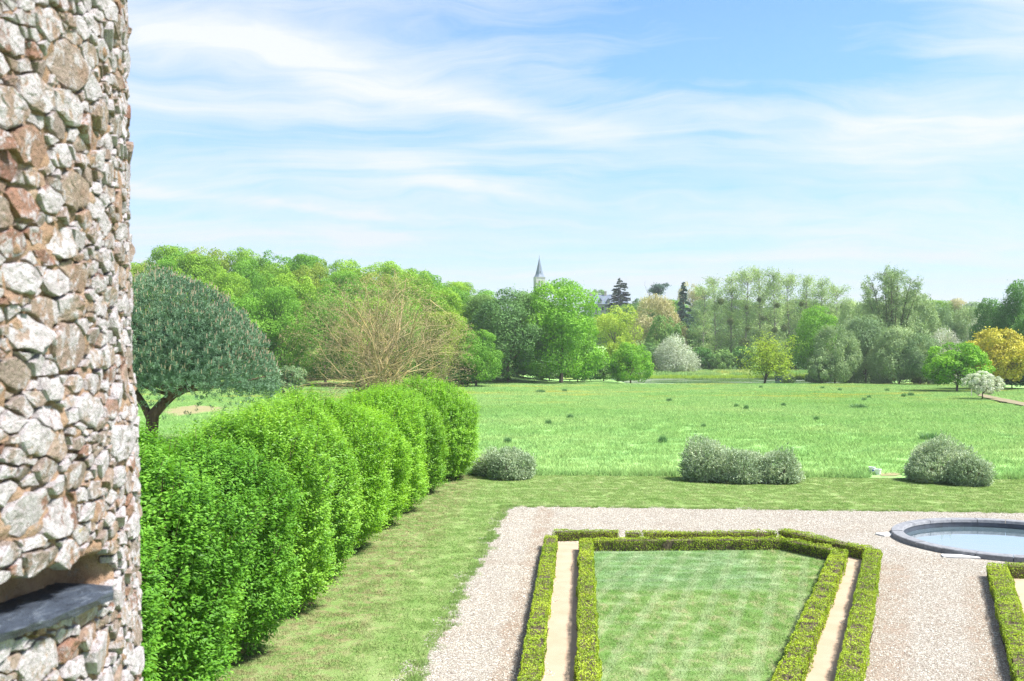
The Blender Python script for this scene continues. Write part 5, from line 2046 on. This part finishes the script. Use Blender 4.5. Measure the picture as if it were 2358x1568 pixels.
# --- tall thin-crowned willow with many stems
def tall_willow():
    Y = 250
    p = P(2052, 610, Y)
    zg = float(hz(p[0], Y))
    h = p[2] - zg
    root = empty('tall_willow', (p[0], Y, zg))
    tag(root, 'tall thin-crowned willow with several bare stems above the thicket', 'tree')
    rs = np.random.RandomState(15)
    mb = MB()
    C, T = [], []
    for i in range(12):
        a = 2 * math.pi * i / 12 + rs.uniform(-.3, .3)
        ex = (.25, .95, .6)[i % 3] * 8.0 * rs.uniform(.9, 1.1)
        e_ = np.array([ex * math.cos(a), ex * math.sin(a) * .8, h * (.95 - .20 * (ex / 8.0) ** 2)])
        b = np.array([.6 * math.cos(a), .6 * math.sin(a), 0])
        k1 = b + (e_ - b) * np.array([.25, .25, .4])
        k2 = b + (e_ - b) * np.array([.6, .6, .72])
        mb.tube([b, k1, k2, e_], [.30, .22, .13, .03], 6)
        for j in range(30):
            s = rs.uniform(.5, 1.0)
            s0 = k1 + (k2 - k1) * (s - .5) / .25 if s < .75 else k2 + (e_ - k2) * (s - .75) / .25
            d_ = nrm(np.array([math.cos(a), math.sin(a), 0]) * .4 + sph(rs, 1)[0] * .9 + np.array([0, 0, .55]))
            L = rs.uniform(1.4, 3.4)
            t1 = s0 + d_ * L
            t1[2] = min(t1[2], h * (1 - .14 * (t1[0] ** 2 + t1[1] ** 2) / 64))
            mb.tube([s0, s0 + d_ * L * .6 + np.array([0, 0, .2]), t1], [.045, .03, .01], 3, cap=False)
            m_ = 70
            q_ = s0 + np.outer(rs.uniform(.3, 1.1, m_), t1 - s0) + rs.normal(size=(m_, 3)) * .36
            C.append(q_)
            T.append(np.tile(d_ * .5 + np.array([0, 0, -.6]), (m_, 1)) + rs.normal(size=(m_, 3)) * .4)
    C, T = np.concatenate(C), np.concatenate(T)
    n = len(C)
    sz = rs.uniform(.3, .65, n)
    V, F = leaves(C, rs.normal(size=(n, 3)), sz, sz * .3, rs, T)
    obj('trunk', mb.build('trunk', M['bark']), root)
    obj('crown', mesh('crown', V, [F], M['willow'], np.repeat(rs.uniform(0, 1, n), 4)), root)


tall_willow()


# --- mistletoe in the poplars
mis = [(1660, 694, 7), (1682, 740, 8), (1719, 708, 5), (1748, 690, 5), (1757, 733, 6), (1770, 734, 7), (1790, 703, 6), (1806, 755, 8), (1714, 790, 12), (1722, 757, 6), (1846, 700, 6), (1850, 748, 7), (1897, 740, 7), (1784, 760, 7), (1940, 707, 5)]
mis_me = []
for s in (1, 2):
    rs = np.random.RandomState(400 + s)
    n = 900
    e_ = sph(rs, n)
    V, F = leaves(e_ * rs.uniform(.5, 1.0, n)[:, None], e_ + rs.normal(size=(n, 3)) * .7, .26, .13, rs)
    mis_me.append(mesh('mistletoe', V, [F], M['mistletoe'], np.repeat(rs.uniform(0, 1, n), 4)))
for i, (px, py, r_) in enumerate(sorted(mis)):
    Y = 329 + (i * 5) % 9
    p = P(px, py, Y)
    o = obj('mistletoe', mis_me[i % 2], None, p)
    s = r_ * Y / FPX * 1.15
    o.scale = (s, s, s * .95)
    o.rotation_euler = (0, 0, i * 1.3)
    tag(o, '%s dark mistletoe ball from the left in the poplars' % ORDN[i], 'mistletoe', 'mistletoe balls in the poplars')


# --- the umbrella pine at the left
def umbrella_pine():
    Y = 77.0
    b = P(352, 1030, Y)
    zg = float(hz(b[0], Y))
    root = empty('umbrella_pine', (b[0], Y, zg))
    tag(root, 'broad blue-green umbrella pine with leaning trunk and pale candles, beside the tower', 'tree')
    rs = np.random.RandomState(19)
    k = Y / FPX
    X = lambda px: (px - 352) * k
    Z = lambda py: P(352, py, Y)[2] - zg
    mb = MB()
    mb.tube([(X(350), 0, -.3), (X(347), 0, .6), (X(352), 0, Z(955)), (X(372), .2, Z(930)), (X(405), .4, Z(900))], [.62, .50, .46, .40, .30], 10)
    mb.tube([(X(346), 0, Z(965)), (X(330), .2, Z(935)), (X(300), .3, Z(890)), (X(270), .6, Z(840))], [.30, .28, .24, .12], 8)
    ends = []
    for i in range(26):
        a = rs.uniform(0, 6.28)
        r_ = rs.uniform(.35, .92)
        ends.append(np.array([X(405) + 8.0 * r_ * math.cos(a), .3 + 7.4 * r_ * math.sin(a), Z(905) + (1 - r_ ** 2) * 5.6 + .5]))
    s0 = np.array([X(400), .4, Z(905)])
    for e_ in ends:
        mb.tube([s0 + rs.normal(size=3) * .15, (s0 + e_) / 2 + np.array([0, 0, -.15]), e_], [.17, .11, .04], 5, cap=False)
    obj('trunk', mb.build('trunk', M['bark_pine']), root)
    # crown: a shallow dome of needle tufts
    cx, cz = X(398), Z(872)
    R, Ht = 7.6, Z(640) - Z(872)
    lf = lump_fn(rs, 70, 22, 0.20)
    n = 6800
    d_ = sph(rs, n)
    d_[:, 2] = np.where(rs.uniform(size=n) < .8, np.abs(d_[:, 2]), -np.abs(d_[:, 2]) * .07)
    d_ = nrm(d_)
    f = lf(d_) * np.where(rs.uniform(size=n) < .3, rs.uniform(.6, .9, n), rs.uniform(.9, 1.0, n))
    c = np.array([cx, .3, cz]) + d_ * np.array([R, 7.6, Ht]) * f[:, None]
    # lower skirt sags at the right side
    c[:, 2] += -.35 * sstep(2, 8, c[:, 0] - cx) * (c[:, 2] < cz + 2.5)
    axis = nrm(d_ * .75 + np.array([0, 0, .7]) + rs.normal(size=d_.shape) * .18)
    per = 20
    A = np.repeat(axis, per, 0)
    side = nrm(np.cross(A, rs.normal(size=A.shape)))
    T = nrm(A * rs.uniform(.25, 1.0, (len(A), 1)) + side * .75)
    ln = rs.uniform(.20, .34, len(A))
    C = np.repeat(c, per, 0) + A * rs.uniform(-.22, .12, (len(A), 1)) + T * (ln * .5)[:, None]
    tc = np.clip(.40 + .25 * (lf(d_) - 1) / .12 + rs.normal(size=n) * .12 + .2 * d_[:, 2], 0, 1)
    V, F = leaves(C, np.cross(T, rs.normal(size=T.shape)), ln, .045, rs, T, fold=0)
    crown = obj('crown', mesh('crown', V, [F], M['pine_needle'], np.repeat(np.clip(np.repeat(tc, per) + rs.normal(size=len(A)) * .12, 0, 1), 4)), root)
    # inner dark mass of older needles
    m_ = 7000
    e2 = sph(rs, m_)
    e2[:, 2] = np.abs(e2[:, 2])
    q_ = np.array([cx, .3, cz]) + e2 * np.array([R, 7.6, Ht]) * (rs.uniform(.25, .74, m_))[:, None]
    s2 = rs.uniform(.3, .6, m_)
    V2, F2 = leaves(q_, e2 + rs.normal(size=e2.shape) * .5, s2, s2 * .5, rs)
    obj('inner_needles', mesh('inner_needles', V2, [F2], M['pine_needle'], np.full(len(V2), .2)), crown)
    # candles
    mb = MB()
    sel = np.where((d_[:, 2] > .05) & (f > .88))[0]
    sel = rs.choice(sel, min(1500, len(sel)), replace=False)
    for i in sel:
        up = nrm(axis[i] * .35 + np.array([0, 0, 1.0]) + rs.normal(size=3) * .1)
        L = rs.uniform(.16, .36)
        a0 = c[i] + axis[i] * .22
        mb.tube([a0, a0 + up * L], [.040, .022], 3)
    obj('candles', mb.build('candles', M['candle']), crown)


umbrella_pine()


# --- the budding tree with yellow lichened branches
def bare_tree():
    Y = 130.0
    b = P(872, 930, Y)
    zg = float(hz(b[0], Y))
    top = P(850, 612, Y)[2] - zg
    root = empty('budding_tree', (b[0], Y, zg))
    tag(root, 'spreading budding tree with yellow lichened branches in front of the wood', 'tree')
    mb, tips, rs = branchy(29, top, 1.0, 6, .20, (4, 3, 3, 3, 2, 2), .16, .22, .32, stems=10, shrink=.80, thin=.62)
    V = np.concatenate(mb.V)
    hmax = np.percentile(V[:, 2], 97)
    rmax = np.percentile(np.hypot(V[:, 0], V[:, 1]), 92)
    wide = 212 * Y / FPX

    def fit(v_):                                 # keep the crown inside its outline
        v_ = v_ * np.array([wide / rmax, wide / rmax * .9, top * .93 / hmax])
        r_ = np.hypot(v_[:, 0], v_[:, 1])
        k = np.where(r_ > .8 * wide, (.8 * wide + .25 * wide * np.tanh((r_ - .8 * wide) / (.25 * wide))) / np.maximum(r_, 1e-6), 1)
        z = np.where(v_[:, 2] > .8 * top, .8 * top + .22 * top * np.tanh((v_[:, 2] - .8 * top) / (.22 * top)), v_[:, 2])
        rr = np.minimum(r_ * k / (1.12 * wide), 1)
        lim = top * np.sqrt(1.02 - .88 * rr ** 2)
        z = np.where(z > .85 * lim, .85 * lim + .15 * lim * np.tanh((z - .85 * lim) / (.15 * lim)), z)
        return np.column_stack([v_[:, 0] * k, v_[:, 1] * k, z])
    mb.V = [fit(v_) for v_ in mb.V]
    wood = obj('branches', mb.build('branches', M['bark_lichen']), root)
    tp = fit(np.array([t_[0] for t_ in tips]))
    n = 22000
    C = tp[rs.choice(len(tp), n)] + rs.normal(size=(n, 3)) * .30
    s_ = rs.uniform(.08, .19, n)
    V, F = leaves(C, rs.normal(size=(n, 3)), s_, s_ * .6, rs)
    obj('buds', mesh('buds', V, [F], M['bud'], np.repeat(rs.uniform(0, 1, n), 4)), wood)


bare_tree()
T_('larch_tree', 'spruce', 'oak_olive', 885, 770, 66, 150, 'drooping yellow-green conifer standing behind the budding tree')
T_('bushy_tree', 'bush', 'willow_dark', 668, 842, 40, 170, 'grey-leaved bush between the pine and the budding tree', cat='bush')
T_('bushy_tree', 'bush', 'deep_green', 1050, 842, 50, 205, 'dark bush at the foot of the wood right of the budding tree', cat='bush')

# ------------------------------------------------------------------ small things
# rush tufts in the meadow
M['rush'] = leaf_mat('rush_leaves', (0.04, 0.10, 0.038), (0.075, 0.155, 0.060), (0.13, 0.22, 0.085), 0.25, 1.0)
rs = np.random.RandomState(61)
bV, bF, bR = blades(rs, 420, 0.42, 0.35, 0.8, 0.045, 0.35)
rush_me = mesh('rush_tuft', bV, [bF], M['rush'], bR)
spots = [(1169, 1021, 1.0), (1262, 979, 1.1), (1313, 966, 1.2), (1526, 1020, 1.1), (1541, 926, 1.3), (2141, 1014, 1.6), (1752, 895, 1.3), (2042, 902, 1.3), (2081, 914, 1.2), (2097, 912, 1.5),
         (2001, 917, 1.0), (1990, 924, 1.1), (1977, 941, 2.0), (1718, 942, 1.0), (1695, 938, 1.0), (1804, 936, 1.0), (1893, 897, 1.3), (1934, 901, 1.2), (1245, 905, 1.6), (1300, 903, 1.4), (1880, 968, 0.9), (1620, 985, 0.8)]
for i, (px, py, s) in enumerate(sorted(spots)):
    g = G(px, py)
    o = obj('rush_tuft', rush_me, None, (g[0], g[1], 0))
    o.scale = (s * (1.2 if s > 1.5 else .72), s * .72, 0.85 * min(s, 1.2))
    o.rotation_euler = (0, 0, 0 if s > 1.5 else i * 1.1)
    tag(o, '%s dark green rush tuft from the left in the light meadow grass' % ORDN[i], 'rush tuft', 'rush tufts in the meadow')

# reeds along the far bank of the pond
M['reed'] = leaf_mat('reed_leaves', (0.13, 0.20, 0.03), (0.20, 0.29, 0.04), (0.28, 0.36, 0.06), 0.35, 0.3)
bV, bF, bR = blades(rs, 120, 0.9, 0.5, 1.25, 0.08, 0.2)
q = np.stack([rs.uniform(31, 92, 420), rs.uniform(285.2, 288.4, 420)], 1)
o = scatter('reed_bed', bV, bF, bR, np.column_stack([q, np.maximum(hz(q[:, 0], q[:, 1]), -0.45)]), rs.uniform(0, 6.28, len(q)), rs.uniform(.7, 1.2, len(q)), M['reed'])
tag(o, 'yellow-green reeds along the far bank of the pond', 'reeds', kind='stuff')
bV, bF, bR = blades(rs, 160, 1.6, 0.5, 1.3, 0.10, 0.4)
q = np.stack([rs.uniform(26, 110, 700), rs.uniform(289, 312, 700)], 1)
o = scatter('bank_herbs', bV, bF, bR, np.column_stack([q, hz(q[:, 0], q[:, 1]) - .02]), rs.uniform(0, 6.28, len(q)), rs.uniform(.7, 1.2, len(q)), M['meadow_blade'])
tag(o, 'rough green herbs covering the bank beyond the pond', 'herbs', kind='stuff')
# longer grass at the foot of the meadow edge
bV, bF, bR = blades(rs, 150, 0.5, 0.2, 0.5, 0.022, 0.45)
xx = rs.uniform(-6, 40, 420)
q = np.stack([xx, lawn_edge(xx) + rs.uniform(.05, .7, 420)], 1)
q = q[~((q[:, 0] > 21.2) & (q[:, 0] < 25))]
o = scatter('edge_grass', bV, bF, bR, np.column_stack([q, np.zeros(len(q))]), rs.uniform(0, 6.28, len(q)), rs.uniform(.5, 1.2, len(q)), M['meadow_blade'])
tag(o, 'long tufted grass along the unmown meadow edge', 'grass', kind='stuff')

# two white buckets left at the edge of the meadow
M['white_plastic'] = plain_mat('white_plastic', (0.72, 0.72, 0.72), 0.4, 0.05, 5, 0.5)
M['steel'] = plain_mat('steel_wire', (0.35, 0.35, 0.36), 0.4, 0.1, 5, 0.5, 0.8)
M['blue_print'] = plain_mat('blue_print', (0.03, 0.06, 0.35), 0.5)


def bucket(px, py, label, rz, print_=False):
    g = G(px, py)
    root = empty('bucket', (g[0], g[1], 0.004), rz)
    tag(root, label, 'bucket', 'white buckets at the meadow edge')
    n = 24
    a = np.linspace(0, 2 * math.pi, n, endpoint=False)
    prof = [(.001, 0.0), (.145, 0.0), (.155, .02), (.185, .33), (.176, .33), (.148, .03), (.001, .028)]
    V = np.concatenate([np.stack([r * np.cos(a), r * np.sin(a), np.full(n, z)], 1) for r, z in prof])
    F = [(i * n + j, i * n + (j + 1) % n, (i + 1) * n + (j + 1) % n, (i + 1) * n + j) for i in range(len(prof) - 1) for j in range(n)]
    obj('body', mesh('body', V, [np.array(F)], M['white_plastic'], smooth=False), root)
    prof = [(.187, .30), (.203, .30), (.203, .345), (.187, .345)]
    V = np.concatenate([np.stack([r * np.cos(a), r * np.sin(a), np.full(n, z)], 1) for r, z in prof])
    F = [(i * n + j, i * n + (j + 1) % n, ((i + 1) % 4) * n + (j + 1) % n, ((i + 1) % 4) * n + j) for i in range(4) for j in range(n)]
    obj('rim', mesh('rim', V, [np.array(F)], M['white_plastic']), root)
    t_ = np.linspace(0, math.pi, 12)
    pts = np.stack([.206 * np.cos(t_), -.05 - .16 * np.sin(t_), .31 - .09 * np.sin(t_)], 1)
    obj('handle', MB().tube(pts, .006, 5).build('handle', M['steel']), root)
    if print_:
        t_ = np.linspace(-.5, .3, 8) - math.pi / 2
        V = np.concatenate([np.stack([(r + .003) * np.cos(t_), (r + .003) * np.sin(t_), np.full(8, z)], 1) for r, z in ((.164, .10), (.177, .245))])
        obj('label', mesh('label', V, [np.array([(j, j + 1, 9 + j, 8 + j) for j in range(7)])], M['blue_print']), root)


bucket(2008, 1088, 'white plastic bucket with a blue label, left of the two at the meadow edge', 0.2, True)
bucket(2022, 1093, 'plain white plastic bucket, right of the two at the meadow edge', 1.0)
sheet('bare_ground', [G(2026, 1091), G(2060, 1089), G(2078, 1092), G(2064, 1096), G(2030, 1097)], 0.03, M['bare_earth'], jitter=.04, seed=3)
# stakes by the maple
M['stake'] = plain_mat('pale_stake', (0.46, 0.42, 0.37), 0.8)
for px, py, h, lb in ((2237, 914, 1.5, 'pale wooden stake left of the white hawthorn'), (2280, 908, 1.7, 'pale wooden stake behind the white hawthorn')):
    g = G(px, py)
    mb = MB()
    mb.tube([(0, 0, -.2), (0.02, 0, h * .9), (0.02, 0, h)], [.06, .055, .03], 7)
    o = obj('wooden_stake', mb.build('wooden_stake', M['stake']), None, (g[0], g[1], 0))
    tag(o, lb, 'stake')

# ------------------------------------------------------------------ air
hm, t = new_mat('haze')
pv = t.new('ShaderNodeVolumePrincipled')
pv.inputs['Color'].default_value = (0.90, 0.95, 1.0, 1)
pv.inputs['Density'].default_value = 0.00016
pv.inputs['Anisotropy'].default_value = 0.2
ho = t.new('ShaderNodeOutputMaterial')
t.l.new(pv.outputs[0], ho.inputs['Volume'])
o = obj('haze', MB().box((-9200, -200, -3), (9200, 9200, 66)).build('haze', hm))
tag(o, 'thin pale haze in the air over the land', 'haze', kind='stuff')
